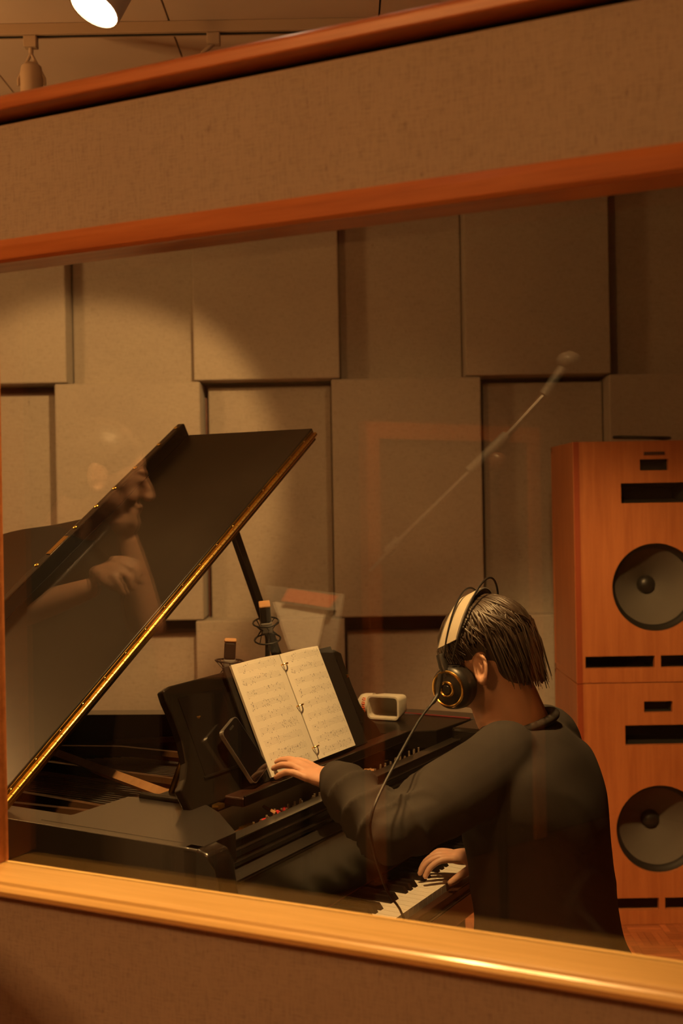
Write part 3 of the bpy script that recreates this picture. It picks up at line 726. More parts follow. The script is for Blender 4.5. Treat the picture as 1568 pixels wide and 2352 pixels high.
# ---- two condenser microphones in elastic mounts over the strings
def studio_mic(k, s, zt, label, tilt):
    t = thing('condenser_microphone', label, 'microphone', W(k, s, 0.93), PA, group='microphones over the piano strings')
    zz = zt - 0.93
    m = Matrix.Translation((0, 0, zz)) @ Matrix.Rotation(tilt[0], 4, 'Y') @ Matrix.Rotation(tilt[1], 4, 'X') @ Matrix.Rotation(R(35), 4, 'Z')
    MB().box(-0.019, 0.019, -0.014, 0.014, -0.075, -0.045, m).build('body', M['grey_plastic'], t, bevel=0.004)
    MB().box(-0.018, 0.018, -0.013, 0.013, -0.045, -0.006, m).build('grille', M['dark_plastic'], t, bevel=0.004)
    MB().box(-0.019, 0.019, -0.014, 0.014, -0.007, 0.0, m).build('grille_cap', M['tan_wood'], t, bevel=0.003)
    cage = MB()
    for zr in (-0.05, -0.095):
        pts = [m @ Vector((0.032*math.cos(2*math.pi*i/16), 0.032*math.sin(2*math.pi*i/16), zr)) for i in range(17)]
        cage.tube(pts, 0.0022, 6)
    cage.build('shock_mount', M['dark_plastic'], t, True)
    el = MB()
    for i in range(8):
        q = 2*math.pi*i/8; q2 = q + 0.5
        el.tube([m @ Vector((0.032*math.cos(q), 0.032*math.sin(q), -0.05)), m @ Vector((0.017*math.cos(q2), 0.013*math.sin(q2), -0.07)), m @ Vector((0.032*math.cos(q2+.4), 0.032*math.sin(q2+.4), -0.095))], 0.0013, 5)
    el.build('elastic_cord', M['rubber'], t, True)
    e = m @ Vector((0, 0, -0.10))
    MB().tube([m @ Vector((0.032, 0, -0.095)), e, Vector((0, 0, 0.012))], 0.006, 8).build('stem', M['dark_plastic'], t, True)
    MB().lathe([(0.035, 0.0), (0.035, 0.008), (0.012, 0.014), (0.0, 0.014)], 20, Matrix.Translation((0, 0, 0))).build('base', M['dark_plastic'], t, True, 40)
studio_mic(0.665, 0.40, 1.250, 'small boxy condenser microphone behind the left of the sheet music', (R(2), R(3)))
studio_mic(0.85, 0.43, 1.315, 'condenser microphone in front of the lid prop behind the sheet music', (R(-16), R(6)))

# ------------------------------------------------------------------ speakers
def speaker(z0, label, badge):
    SY, SH = 4.27, 0.878
    xl, w_ = 0.842, 0.592; d_ = 0.44
    t = thing('studio_monitor', label, 'speaker', (xl + w_/2, SY, z0), 0, group='stacked studio monitors')
    h = w_/2; cx_ = 0.0
    wd = M['speaker_wood']
    k = 2700/SY
    # cabinet shell and front board with real openings
    MB().box(-h, -h+0.02, 0.0, d_, 0, SH).box(h-0.02, h, 0.0, d_, 0, SH).box(-h, h, d_-0.02, d_, 0, SH).box(-h, h, 0.004, d_, SH-0.02, SH).box(-h, h, 0.004, d_, 0, 0.02).build('cabinet', wd, t, bevel=0.002)
    bm = bmesh.new()
    cz = SH - 0.533; rw = 0.160
    holes = [(-0.052, 0.052, SH-0.108, SH-0.067), (-0.122, 0.122, SH-0.226, SH-0.153), (-0.262, -0.010, 0.053, 0.097), (0.012, 0.264, 0.053, 0.097)]
    xs = sorted({-h+0.02, h-0.02} | {x for a in holes for x in a[:2]} | {-rw-0.006, rw+0.006})
    zs = sorted({0.001, SH-0.001} | {z for a in holes for z in a[2:]} | {cz-rw-0.006, cz+rw+0.006})
    mb = MB()
    for i in range(len(xs)-1):
        for j in range(len(zs)-1):
            mx, mz = (xs[i]+xs[i+1])/2, (zs[j]+zs[j+1])/2
            if any(a[0] < mx < a[1] and a[2] < mz < a[3] for a in holes): continue
            if abs(mx) < rw+0.006 and abs(mz-cz) < rw+0.006: continue
            mb.add([(xs[i], 0.0, zs[j]), (xs[i+1], 0.0, zs[j]), (xs[i+1], 0.0, zs[j+1]), (xs[i], 0.0, zs[j+1])], [(0, 1, 2, 3)])
    n = 48; q = rw+0.006
    def sq(a):
        c, s = math.cos(a), math.sin(a); m_ = max(abs(c), abs(s)); return (q*c/m_, 0.0, cz+q*s/m_)
    vs = [sq(2*math.pi*i/n) for i in range(n)] + [(rw*math.cos(2*math.pi*i/n), 0.0, cz+rw*math.sin(2*math.pi*i/n)) for i in range(n)]
    mb.add(vs, [(i, (i+1) % n, n+(i+1) % n, n+i) for i in range(n)])
    o = mb.build('front_baffle', wd, t); so = o.modifiers.new('s', 'SOLIDIFY'); so.thickness = 0.022; so.offset = 0
    o.location = (0, 0.014, 0)
    for i, a in enumerate(holes):
        nm = ['tweeter_slot', 'horn_slot', 'port', 'port'][i]; dp = [0.05, 0.12, 0.16, 0.16][i]
        MB().add([(a[0]-.004, 0.02, a[2]-.004), (a[1]+.004, 0.02, a[2]-.004), (a[1]+.004, 0.02, a[3]+.004), (a[0]-.004, 0.02, a[3]+.004), (a[0]*.9+.1*a[1], dp, a[2]*.8+.2*a[3]), (a[1]*.9+.1*a[0], dp, a[2]*.8+.2*a[3]), (a[1]*.9+.1*a[0], dp, a[3]*.8+.2*a[2]), (a[0]*.9+.1*a[1], dp, a[3]*.8+.2*a[2])],
                 [(0,1,5,4),(1,2,6,5),(2,3,7,6),(3,0,4,7),(4,5,6,7)]).build(nm, M['gap'] if i < 2 else M['rubber'], t)
    cm = Matrix.Translation((0, 0.045, cz)) @ Matrix.Rotation(R(90), 4, 'X')
    wf = MB().lathe([(rw+0.002, 0.030), (rw-0.002, 0.020), (rw-0.012, 0.012), (rw-0.018, 0.004), (rw-0.02, 0.0)], 48, cm, cap=False).build('woofer', M['rubber'], t, True, 60)
    MB().lathe([(rw-0.02, 0.0), (rw-0.06, -0.045), (0.034, -0.105)], 48, cm, cap=False).build('cone', M['cone'], wf, True, 60)
    MB().lathe([(0.036, -0.106), (0.030, -0.092), (0.016, -0.084), (0.0, -0.082)], 32, cm, cap=False).build('dust_cap', M['dark_plastic'], wf, True, 60)
    MB().prism([(-h+0.002, 0.0), (-h+0.022, 0.0), (-h+0.022, -0.003), (-h+0.002, -0.003)], 0.0, SH, lambda a, b, d: Vector((a, b, d))).build('edge_strip', M['speaker_edge'], t)
    if badge:
        bd = MB().box(-0.038, 0.038, -0.002, 0.004, SH-0.052, SH-0.040).build('badge', M['badge'], t, bevel=0.001)
        for i in range(9):
            x = -0.032 + 0.008*i
            MB().box(x-0.0022, x+0.0022, -0.0028, -0.0018, SH-0.050, SH-0.042).build('badge_letter', M['dark_plastic'], bd)
    return t
M['speaker_edge'] = plain('red_edge_veneer', (0.30, 0.06, 0.02), 0.45)
M['badge'] = plain('brown_badge', (0.14, 0.05, 0.025), 0.4, 0.3)
speaker(0.0, 'lower of the two stacked orange wooden studio speakers, standing on the floor', False)
speaker(0.8805, 'upper orange wooden studio speaker with a badge, stacked on another one', True)
cb = thing('coiled_cable', 'low black coiled cable lying on top of the upper speaker', 'cable', (1.12, 4.36, 1.7605))
pts = [Vector((0.10*math.cos(q)*(1+0.1*math.sin(3*q)), 0.06*math.sin(q), 0.006 + 0.012*abs(math.sin(q*0.5+0.4)))) for q in [i*0.3 for i in range(50)]]
MB().tube(pts, 0.006, 8).build('cable_loops', M['rubber'], cb, True)

# ------------------------------------------------------------------ people
from mathutils import noise as mnoise
class Body(MB):
    def chain(s, pts, rs, n=14, sub=5, flat=None):
        pts = [Vector(p) for p in pts]
        if len(pts) > 2: P_ = catmull(pts, sub); R_ = smoothlist(rs, sub)
        else: P_, R_ = pts, list(rs)
        s.tube(P_, R_, n, True, flat)
        s.ball(P_[0], R_[0], 12); s.ball(P_[-1], R_[-1], 12)
        return s
    def loft(s, secs, n=24, sub=4):          # secs: (centre, half x, half y) ellipses stacked mostly along z
        C = catmull([c for c, _, _ in secs], sub); A = smoothlist([a for _, a, _ in secs], sub); B = smoothlist([b for _, _, b in secs], sub)
        vs = []
        for c, a, b in zip(C, A, B):
            for j in range(n):
                q = 2*math.pi*j/n
                ca, sa = math.cos(q), math.sin(q)
                ex = 0.82
                vs.append(c + Vector((a*math.copysign(abs(ca)**ex, ca), b*math.copysign(abs(sa)**ex, sa), 0)))
        fs = []
        for i in range(len(C)-1):
            for j in range(n): fs.append((i*n+j, i*n+(j+1) % n, (i+1)*n+(j+1) % n, (i+1)*n+j))
        fs.append(tuple(range(n-1, -1, -1))); k = (len(C)-1)*n; fs.append(tuple(range(k, k+n)))
        return s.add(vs, fs)
    def skinned(s, name, mat, parent, voxel, frame, smooth=4, disp=None):
        me = s.mesh(name); ob = bpy.data.objects.new('tmp', me); COL.objects.link(ob)
        rm = ob.modifiers.new('r', 'REMESH'); rm.mode = 'VOXEL'; rm.voxel_size = voxel; rm.use_smooth_shade = True
        sm = ob.modifiers.new('s', 'SMOOTH'); sm.factor = 0.5; sm.iterations = smooth
        dg = bpy.context.evaluated_depsgraph_get(); dg.update()
        m2 = bpy.data.meshes.new_from_object(ob.evaluated_get(dg)); m2.name = name
        bpy.data.objects.remove(ob); bpy.data.meshes.remove(me)
        if disp:
            nn = [v.normal.copy() for v in m2.vertices]
            for v, n_ in zip(m2.vertices, nn): v.co += n_ * disp(v.co)
        m2.transform(frame)
        for p in m2.polygons: p.use_smooth = True
        o = bpy.data.objects.new(name, m2); COL.objects.link(o)
        m2.materials.clear(); m2.materials.append(mat)
        o.parent = parent
        return o

def head_prims(b, HM, s=1.0):
    def h(*p): return HM @ (Vector(p)*s)
    rot = HM.to_3x3()
    def bl(c, r): b.ball(h(*c), Vector(r)*s, 18, rot)
    bl((-0.006, 0, 0.030), (0.092, 0.073, 0.086)); bl((0.036, 0, -0.042), (0.050, 0.053, 0.056)); bl((0.062, 0, -0.084), (0.022, 0.024, 0.018))
    bl((0.048, 0, -0.004), (0.045, 0.057, 0.060)); bl((0.074, 0.0, 0.026), (0.018, 0.045, 0.010))
    b.tube([h(0.088, 0, 0.016), h(0.104, 0, -0.008), h(0.110, 0, -0.024)], [0.007*s, 0.009*s, 0.011*s], 10); bl((0.106, 0, -0.026), (0.012, 0.015, 0.009))
    bl((0.085, 0, -0.050), (0.012, 0.024, 0.006)); bl((0.084, 0, -0.060), (0.012, 0.020, 0.006))
    for y in (0.030, -0.030): bl((0.078, y, 0.008), (0.013, 0.014, 0.009)); bl((0.066, y*1.25, -0.030), (0.020, 0.018, 0.022))
    for y in (0.070, -0.070):
        sg = 1 if y > 0 else -1
        pts = [h(-0.014 + 0.015*math.cos(q) - 0.006*math.sin(q), y + sg*(0.011 + 0.006*math.cos(q+2.2)), -0.006 + 0.028*math.sin(q)) for q in [2*math.pi*i/14 for i in range(15)]]
        b.tube(pts, 0.0050*s, 8); bl((-0.010, y+sg*0.004, -0.004), (0.011, 0.006, 0.020)); bl((-0.006, y+sg*0.010, -0.032), (0.009, 0.006, 0.010))
def finger(b, pts, r0, r1):
    b.chain(pts, [r0 + (r1-r0)*i/(len(pts)-1) for i in range(len(pts))], 10, 4)

# ---- the pianist (all coordinates along the keys / towards the tail / up)
pb = Vector((0.70, -0.35, 0.0)); pw = PM @ pb
pianist = thing('person', 'person in a charcoal sweatshirt and headphones playing the piano, seen from behind', 'person', pw)
FRM = Matrix.Translation(-pw) @ PM
# head frame: local x forward, y left, z up
HF = Vector((0.02, 1, 0)).normalized(); tl = R(26)
hx = (HF*math.cos(tl) + Vector((0, 0, -1))*math.sin(tl)).normalized(); hy = Vector((0, 0, 1)).cross(HF).normalized(); hz = hx.cross(hy).normalized()
HC = Vector((0.672, -0.232, 1.228))
HS = 0.95
HM = Matrix(((hx.x, hy.x, hz.x, HC.x), (hx.y, hy.y, hz.y, HC.y), (hx.z, hy.z, hz.z, HC.z), (0, 0, 0, 1))) @ Matrix.Scale(HS, 4)
shL, elL, wrL = Vector((0.532, -0.272, 1.035)), Vector((0.328, -0.182, 0.968)), Vector((0.432, -0.012, 1.020))
shR, elR, wrR = Vector((0.868, -0.275, 1.035)), Vector((0.945, -0.300, 0.83)), Vector((0.835, -0.142, 0.782))
def hip(sx): return Vector((0.70 + sx*0.085, -0.325, 0.495))
legs = {-1: [hip(-1), Vector((0.575, 0.08, 0.480)), Vector((0.515, -0.06, 0.09))], 1: [hip(1), Vector((0.775, 0.08, 0.480)), Vector((0.805, -0.05, 0.09))]}
bd = Body()
head_prims(bd, HM)
bd.chain([Vector((0.70, -0.285, 1.10)), Vector((0.690, -0.268, 1.165)), Vector((0.680, -0.248, 1.20))], [0.060, 0.052, 0.054], 18)
bd.ball((0.655, -0.285, 1.075), (0.055, 0.06, 0.040), 14); bd.ball((0.745, -0.285, 1.075), (0.055, 0.06, 0.040), 14)
bd.chain([Vector((0.685, -0.235, 1.115)), Vector((0.682, -0.215, 1.18))], [0.040, 0.038], 14)
bd.loft([(Vector((0.70, -0.34, 0.50)), 0.15, 0.10), (Vector((0.70, -0.335, 0.62)), 0.14, 0.10), (Vector((0.70, -0.32, 0.78)), 0.125, 0.09), (Vector((0.70, -0.305, 0.95)), 0.14, 0.10), (Vector((0.70, -0.285, 1.05)), 0.13, 0.08), (Vector((0.70, -0.28, 1.11)), 0.07, 0.055)])
bd.chain([shL, (shL+elL)/2 + Vector((0, 0.005, 0)), elL], [0.050, 0.043, 0.036]); bd.chain([elL, (elL+wrL)/2, wrL + Vector((0, -0.01, 0))], [0.037, 0.034, 0.025])
bd.chain([shR, (shR+elR)/2, elR], [0.050, 0.043, 0.036]); bd.chain([elR, (elR+wrR)/2, wrR], [0.037, 0.034, 0.023])
for sx, (a, b_, c) in legs.items():
    bd.chain([a, (a+b_)/2, b_], [0.070, 0.064, 0.050]); bd.chain([b_, (b_+c)/2 + Vector((0, -0.015, 0)), c], [0.048, 0.045, 0.030])
    bd.chain([c, c + Vector((0, 0.06, -0.035)), c + Vector((0, 0.14, -0.052))], [0.034, 0.034, 0.024])
# left hand reaching to the foot of the page
bd.ball((0.432, 0.024, 1.022), (0.031, 0.040, 0.016), 16, Matrix.Rotation(R(10), 3, 'X')); bd.ball((0.440, 0.042, 1.028), (0.030, 0.026, 0.013), 14)
bd.chain([wrL, Vector((0.434, 0.02, 1.023))], [0.024, 0.022], 12, flat=None)
finger(bd, [Vector((0.462, 0.052, 1.030)), Vector((0.466, 0.085, 1.040)), Vector((0.464, 0.108, 1.041)), Vector((0.462, 0.126, 1.034))], 0.0092, 0.0070)
finger(bd, [Vector((0.446, 0.056, 1.032)), Vector((0.446, 0.092, 1.045)), Vector((0.444, 0.116, 1.046)), Vector((0.442, 0.133, 1.040))], 0.0094, 0.0070)
finger(bd, [Vector((0.428, 0.054, 1.030)), Vector((0.424, 0.088, 1.041)), Vector((0.422, 0.110, 1.040)), Vector((0.421, 0.127, 1.032))], 0.0090, 0.0068)
finger(bd, [Vector((0.411, 0.046, 1.024)), Vector((0.402, 0.074, 1.034)), Vector((0.400, 0.092, 1.030)), Vector((0.400, 0.108, 1.021))], 0.0086, 0.0065)
finger(bd, [Vector((0.452, 0.010, 1.014)), Vector((0.478, 0.032, 1.010)), Vector((0.490, 0.056, 1.014)), Vector((0.494, 0.078, 1.020))], 0.0115, 0.0080)
# right hand on the keys
hd = Vector((-0.55, 0.80, 0)).normalized(); hs = Vector((hd.y, -hd.x, 0))   # hs: towards the little finger
def RH(f, s_, z): return wrR + hd*f + hs*s_ + Vector((0, 0, z))
bd.ball(RH(0.045, 0.0, 0.002), (0.040, 0.033, 0.016), 16, Matrix(((hd.x, hs.x, 0), (hd.y, hs.y, 0), (0, 0, 1)))); bd.ball(RH(0.022, 0, -0.002), (0.03, 0.026, 0.016), 14, Matrix(((hd.x, hs.x, 0), (hd.y, hs.y, 0), (0, 0, 1))))
for i, (s_, l) in enumerate(((-0.026, 0.066), (-0.009, 0.074), (0.009, 0.068), (0.025, 0.054))):
    finger(bd, [RH(0.068, s_, 0.004), RH(0.068+l*0.48, s_*1.25, 0.006), RH(0.068+l*0.85, s_*1.35, -0.008), RH(0.068+l*1.02, s_*1.4, -0.026)], 0.0088, 0.0068)
finger(bd, [RH(0.020, -0.022, -0.008), RH(0.045, -0.046, -0.014), RH(0.068, -0.052, -0.026), RH(0.084, -0.052, -0.037)], 0.0115, 0.0080)
body = bd.skinned('body', M['skin'], pianist, 0.0042, FRM, 3)

def ridged(p, sc, ax):
    q = Vector((p.x*sc*ax[0], p.y*sc*ax[1], p.z*sc*ax[2])); return 1 - 2*abs(mnoise.noise(q))
def cloth_disp(arms, amp=0.005):
    segs = [(a, b) for a, b in arms]
    def f(p):
        d = amp*(0.55 + 0.9*max(0.0, min(1.0, (0.86-p.z)*4)))*ridged(p + Vector((0, 0, 0.35*p.x)), 5.0, (1.0, 1.0, 2.0)) + amp*0.25*mnoise.noise(p*12)
        for a, b, w_, n_ in segs_f:
            t = (p-a).dot(b-a)/(b-a).length_squared
            if -0.15 < t < 1.15:
                rd = (p - (a+(b-a)*t)).length
                if rd < 0.10:
                    g = w_(t)*max(0.0, min(1.0, (1.15-t)*5, (t+0.15)*5, (0.10-rd)*40))
                    d += g*(1 - 2.6*abs(math.sin(t*n_*0.5 + 2.4*mnoise.noise(p*6)))**0.7) if g else 0
        return d
    segs_f = arms2
    return f
arms2 = [(shL, elL, lambda t: 0.010*max(0, t-0.45), 22.0), (elL, wrL, lambda t: 0.0062*min(1, max(0, (0.86-t)*6)), 19.0), (shR, elR, lambda t: 0.005*max(0, t-0.3), 30.0)]
sw = Body()
sw.loft([(Vector((0.70, -0.352, 0.545)), 0.178, 0.148), (Vector((0.70, -0.352, 0.585)), 0.182, 0.152), (Vector((0.70, -0.342, 0.66)), 0.170, 0.137), (Vector((0.70, -0.330, 0.76)), 0.160, 0.130), (Vector((0.70, -0.318, 0.87)), 0.166, 0.132), (Vector((0.70, -0.308, 0.96)), 0.194, 0.128), (Vector((0.70, -0.300, 1.035)), 0.186, 0.110), (Vector((0.70, -0.294, 1.072)), 0.125, 0.094), (Vector((0.70, -0.290, 1.096)), 0.092, 0.078), (Vector((0.70, -0.286, 1.106)), 0.070, 0.068)], 32)
sw.chain([Vector((0.60, -0.292, 1.065)), shL, shL*0.62+elL*0.38, shL*0.25+elL*0.75, elL], [0.064, 0.069, 0.069, 0.063, 0.058], 18)
sw.ball((0.60, -0.300, 1.01), (0.075, 0.080, 0.075), 16); sw.ball((0.80, -0.300, 1.01), (0.075, 0.080, 0.075), 16)
sw.chain([elL, elL*0.6+wrL*0.4, elL*0.25+wrL*0.75, wrL*0.90+elL*0.10, wrL*1.0+elL*0.0], [0.058, 0.056, 0.051, 0.046, 0.038], 18)
sw.chain([Vector((0.80, -0.292, 1.062)), shR, shR*0.5+elR*0.5, elR], [0.062, 0.074, 0.068, 0.060], 18)
sw.chain([elR, elR*0.45+wrR*0.55, wrR*0.93+elR*0.07], [0.060, 0.050, 0.037], 18)
sweat = sw.skinned('sweatshirt', M['sweatshirt'], pianist, 0.006, FRM, 10, cloth_disp([]))
nk = Body(); pts = [Vector((0.700 + 0.072*math.cos(q), -0.283 + 0.070*math.sin(q), 1.104 - 0.020*math.sin(q) + 0.010*math.cos(q))) for q in [2*math.pi*i/28 for i in range(29)]]
nk.tube(pts, 0.0095, 10); o = nk.build('neck_rib', M['sweatshirt'], sweat, True); o.matrix_local = FRM
dv = (wrL-elL).normalized()
ck = Body(); ck.tube([wrL - dv*0.042, wrL - dv*0.022, wrL + dv*0.004, wrL + dv*0.006, wrL + dv*0.003], [0.041, 0.0405, 0.0375, 0.034, 0.028], 24); o = ck.build('cuff', M['sweatshirt'], sweat, True); o.matrix_local = FRM
dv = (wrR-elR).normalized()
ck = Body(); ck.tube([wrR - dv*0.04, wrR - dv*0.02, wrR + dv*0.002, wrR + dv*0.001], [0.040, 0.039, 0.036, 0.028], 24); o = ck.build('cuff', M['sweatshirt'], sweat, True); o.matrix_local = FRM
tr = Body()
tr.loft([(Vector((0.70, -0.345, 0.425)), 0.165, 0.125), (Vector((0.70, -0.345, 0.55)), 0.165, 0.13), (Vector((0.70, -0.335, 0.64)), 0.155, 0.118)], 24)
for sx, (a, b_, c) in legs.items():
    tr.chain([a, (a+b_)/2, b_], [0.084, 0.078, 0.064], 16); tr.chain([b_, (b_+c)/2 + Vector((0, -0.015, 0)), c + Vector((0, 0, 0.02))], [0.064, 0.060, 0.052], 16)
tr.skinned('trousers', M['trousers'], pianist, 0.009, FRM, 3, lambda p: 0.004*ridged(p, 8, (1, 1, 1)))
for sx, (a, b_, c) in legs.items():
    sh = Body(); sh.chain([c + Vector((0, -0.03, -0.045)), c + Vector((0, 0.06, -0.048)), c + Vector((0, 0.16, -0.055))], [0.042, 0.043, 0.033], 14)
    o = sh.skinned('shoe', M['rubber'], pianist, 0.008, FRM, 3)

# hair: a close cap and locks falling from the crown
def HL(x, y, z): return HM @ Vector((x, y, z))
hb = Body()
hrot = HM.to_3x3()
hb.ball(HL(-0.016, 0, 0.044), (0.094, 0.078, 0.080), 24, hrot); hb.ball(HL(-0.056, 0, -0.008), (0.045, 0.062, 0.060), 20, hrot); hb.ball(HL(0.03, 0, 0.070), (0.062, 0.060, 0.052), 18, hrot)
hcap = hb.skinned('hair', M['hair'], pianist, 0.006, FRM, 2)
lk = MB()
rnd = random.Random(3)
HCc = Vector((-0.016, 0, 0.038)); HRd = Vector((0.098, 0.086, 0.096))
for i in range(1300):
    ph = rnd.uniform(-math.pi, math.pi)
    back = max(0.0, -math.cos(ph)); front = max(0.0, math.cos(ph))
    t0 = abs(rnd.gauss(0, 0.45)) + 0.04
    if back > 0.62: zend = -0.060 - 0.040*rnd.random()
    elif back > 0.34: zend = -0.030 - 0.035*rnd.random()
    elif back > -0.1 and front < 0.45: zend = 0.040 - 0.016*rnd.random()
    else: zend = 0.030 - 0.03*rnd.random()
    lift = rnd.uniform(0.93, 1.05); w0 = rnd.uniform(0.0022, 0.0050); tw = rnd.gauss(0.25, 0.35)
    stop = rnd.uniform(0.72, 1.0); wav = rnd.uniform(-0.05, 0.05); flick = rnd.uniform(-0.004, 0.010)
    pts = []; rs = []
    n_ = 8
    tmax = 1.62 if back > 0.34 else 1.42
    if t0 > tmax - 0.2: continue
    for j in range(n_+1):
        f = j/n_; ff = f*stop
        th_ = t0 + (tmax - t0)*min(1, ff*1.25)
        a_ = ph + tw*ff + wav*math.sin(6*ff)
        lf = lift + 0.03*math.sin(math.pi*min(1, ff*1.4))
        p = HCc + Vector((HRd.x*math.sin(th_)*math.cos(a_), HRd.y*math.sin(th_)*math.sin(a_), HRd.z*math.cos(th_)))*lf
        if ff > 0.8:
            z1 = p.z; g = (ff-0.8)/0.2
            p.z = z1 + (zend - z1)*g if zend < z1 else p.z
            inw = 1 - 0.20*g if back > 0.5 else 1 - 0.04*g
            p.x = HCc.x + (p.x-HCc.x)*inw; p.y *= inw
        if f > 0.85: p += Vector((math.cos(a_), math.sin(a_), 0))*flick
        pts.append(HM @ p); rs.append(w0*(1 - 0.85*f**3))
    lk.tube(pts, rs, 5)
# the longer flick of hair over the nape
for i in range(130):
    a_ = math.pi + rnd.uniform(-0.75, 0.75); r_ = rnd.uniform(0.88, 1.05)
    p0 = HCc + Vector((HRd.x*math.cos(a_)*r_, HRd.y*math.sin(a_)*r_, -0.01)); 
    p1 = p0 + Vector((0.006, -p0.y*0.15, -0.045)); p2 = p0 + Vector((0.016+0.01*rnd.random(), -p0.y*0.3, -0.070 - 0.045*rnd.random()))
    lk.tube([HM @ p0, HM @ p1, HM @ p2], [0.0055, 0.0045, 0.001], 5)
o = lk.build('hair_locks', M['hair'], hcap, True, 80); o.matrix_local = FRM
for y in (0.030, -0.030):
    o = MB().ball(HL(0.0845, y, 0.008), 0.0085, 12).build('eye', M['gap'], pianist, True); o.matrix_local = FRM

# ---- headphones, pushed forward off the left ear
hpw = PM @ HC
hph = thing('headphones', 'large black and gold headphones with pale headband on the pianist\'s head', 'headphones', hpw)
HFR = Matrix.Translation(-hpw) @ PM
def hp(mb, name, mat, par=None, ang=50):
    o = mb.build(name, mat, par or hph, True, ang); 
    if par is None: o.matrix_local = HFR
    else: o.matrix_local = Matrix()
    return o
for sg, x in ((1, 0.052), (-1, 0.010)):
    cm = HM @ Matrix.Translation((x, sg*0.066, -0.018)) @ Matrix.Rotation(R(-90*sg), 4, 'X') @ Matrix.Rotation(R(8), 4, 'Y')
    cup = hp(MB().lathe([(0.030, 0.0), (0.044, 0.004), (0.047, 0.014), (0.044, 0.022), (0.046, 0.026), (0.043, 0.040), (0.032, 0.048), (0.012, 0.050), (0.0, 0.050)], 36, cm, cap=False), 'ear_cup', M['dark_plastic'])
    mb = MB(); 
    for rr, zz, w2 in ((0.0355, 0.0465, 0.0030), (0.0145, 0.0505, 0.0026)):
        mb.tube([cm @ Vector((rr*math.cos(q), rr*math.sin(q), zz)) for q in [2*math.pi*i/32 for i in range(33)]], w2, 8)
    o = mb.build('gold_ring', M['gold'], cup, True)
    o = MB().lathe([(0.0, 0.053), (0.008, 0.053), (0.010, 0.050)], 16, cm, cap=False).build('hub', M['dark_plastic'], cup, True)
arc = lambda q, ry, rz, x0, x1, z0: HL(x0 + (x1-x0)*math.sin(q), ry*math.cos(q), z0 + rz*math.sin(q))
def strip(q0, q1, ry, rz, x0, x1, z0, hw, th_, n=24):
    mb = MB(); vs = []; 
    for i in range(n+1):
        q = q0 + (q1-q0)*i/n; c = Vector((x0 + (x1-x0)*math.sin(q), ry*math.cos(q), z0 + rz*math.sin(q)))
        nrm = Vector((0, math.cos(q)/ry, math.sin(q)/rz)).normalized()
        for dx, dn in ((-hw, 0), (-hw, th_), (hw, th_), (hw, 0)): vs.append(HM @ (c + Vector((dx, 0, 0)) + nrm*dn))
    fs = [(4*i+a, 4*i+(a+1) % 4, 4*i+4+(a+1) % 4, 4*i+4+a) for i in range(n) for a in range(4)] + [(0, 1, 2, 3), (4*n+3, 4*n+2, 4*n+1, 4*n)]
    return mb.add(vs, fs)
hp(strip(R(18), R(162), 0.100, 0.116, 0.052, -0.035, 0.030, 0.022, 0.004), 'headband', M['headband'])
hp(strip(R(18), R(162), 0.1005, 0.1165, 0.052, -0.035, 0.030, 0.0255, 0.0028), 'headband_edge', M['grey_plastic'])
for dx in (-0.020, 0.020):
    mb = MB(); mb.tube([arc(R(8 + 164*i/28), 0.106, 0.150, 0.052+dx*0.5, -0.055+dx*1.3, 0.012) for i in range(29)], 0.0022, 7); hp(mb, 'wire_bow', M['dark_plastic'])
for sg, x in ((1, 0.050), (-1, 0.012)):
    mb = MB(); mb.tube([HL(x, sg*0.098, 0.052), HL(x, sg*0.106, 0.028), HL(x, sg*0.108, 0.004)], [0.009, 0.010, 0.008], 8); hp(mb, 'hanger', M['dark_plastic'])
cab = [at(1012, 1548, 2.235), at(1008, 1580, 2.23), at(1000, 1605, 2.22), at(962, 1655, 2.17), at(905, 1757, 2.06), at(866, 1835, 1.99), at(853, 1875, 1.975), at(850, 1910, 1.98), at(862, 1970, 2.01)]
kf = W(0.50, -0.118, 0.742); cab += [at(888, 2045, 2.09), Vector((kf.x, kf.y, kf.z)), W(0.46, -0.16, 0.60), W(0.38, -0.18, 0.30), W(0.34, -0.20, 0.012), W(0.24, -0.34, 0.008)]
cb2 = catmull(cab, 6); rs = [0.0052 if i < 6 else (0.0042 if i < 14 else 0.0024) for i in range(len(cb2))]
o = MB().tube([p - hpw for p in cb2], rs, 8).build('cable', M['rubber'], hph, True)

# ---- piano bench
bn = thing('piano_bench', 'black padded piano bench under the pianist', 'bench', PM @ Vector((0.70, -0.36, 0)), PA)
MB().box(-0.26, 0.26, -0.16, 0.16, 0.345, 0.397).build('seat_pad', M['trousers'], bn, bevel=0.02, seg=3)
MB().box(-0.25, 0.25, -0.15, 0.15, 0.295, 0.345).build('apron', lac, bn, bevel=0.004)
for x in (-0.225, 0.225):
    for y in (-0.125, 0.125): MB().box(x-0.02, x+0.02, y-0.02, y+0.02, 0, 0.295).build('leg', lac, bn, bevel=0.003)

# ------------------------------------------------------------------ the near side of the room, seen mirrored in the glass
GN = Vector((math.sin(GA), math.cos(GA), 0)); GP = Vector((0, GD, 0)).dot(GN) + 0.053
def mirror(p):
    p = Vector(p); return p - GN*(2*(p.dot(GN) - GP))
def rf(u, v, Y): return mirror(at(u, v, Y))     # where a thing stands whose mirror image lies Y metres away
def hit_left_wall(u, v):
    d = ray(u, v); t = (GP - Vector((0, 0, EYE)).dot(GN))/d.dot(GN); p = Vector((0, 0, EYE)) + d*t
    r = d - GN*(2*d.dot(GN)); k = (X0 - p.x)/r.x; return p + r*k

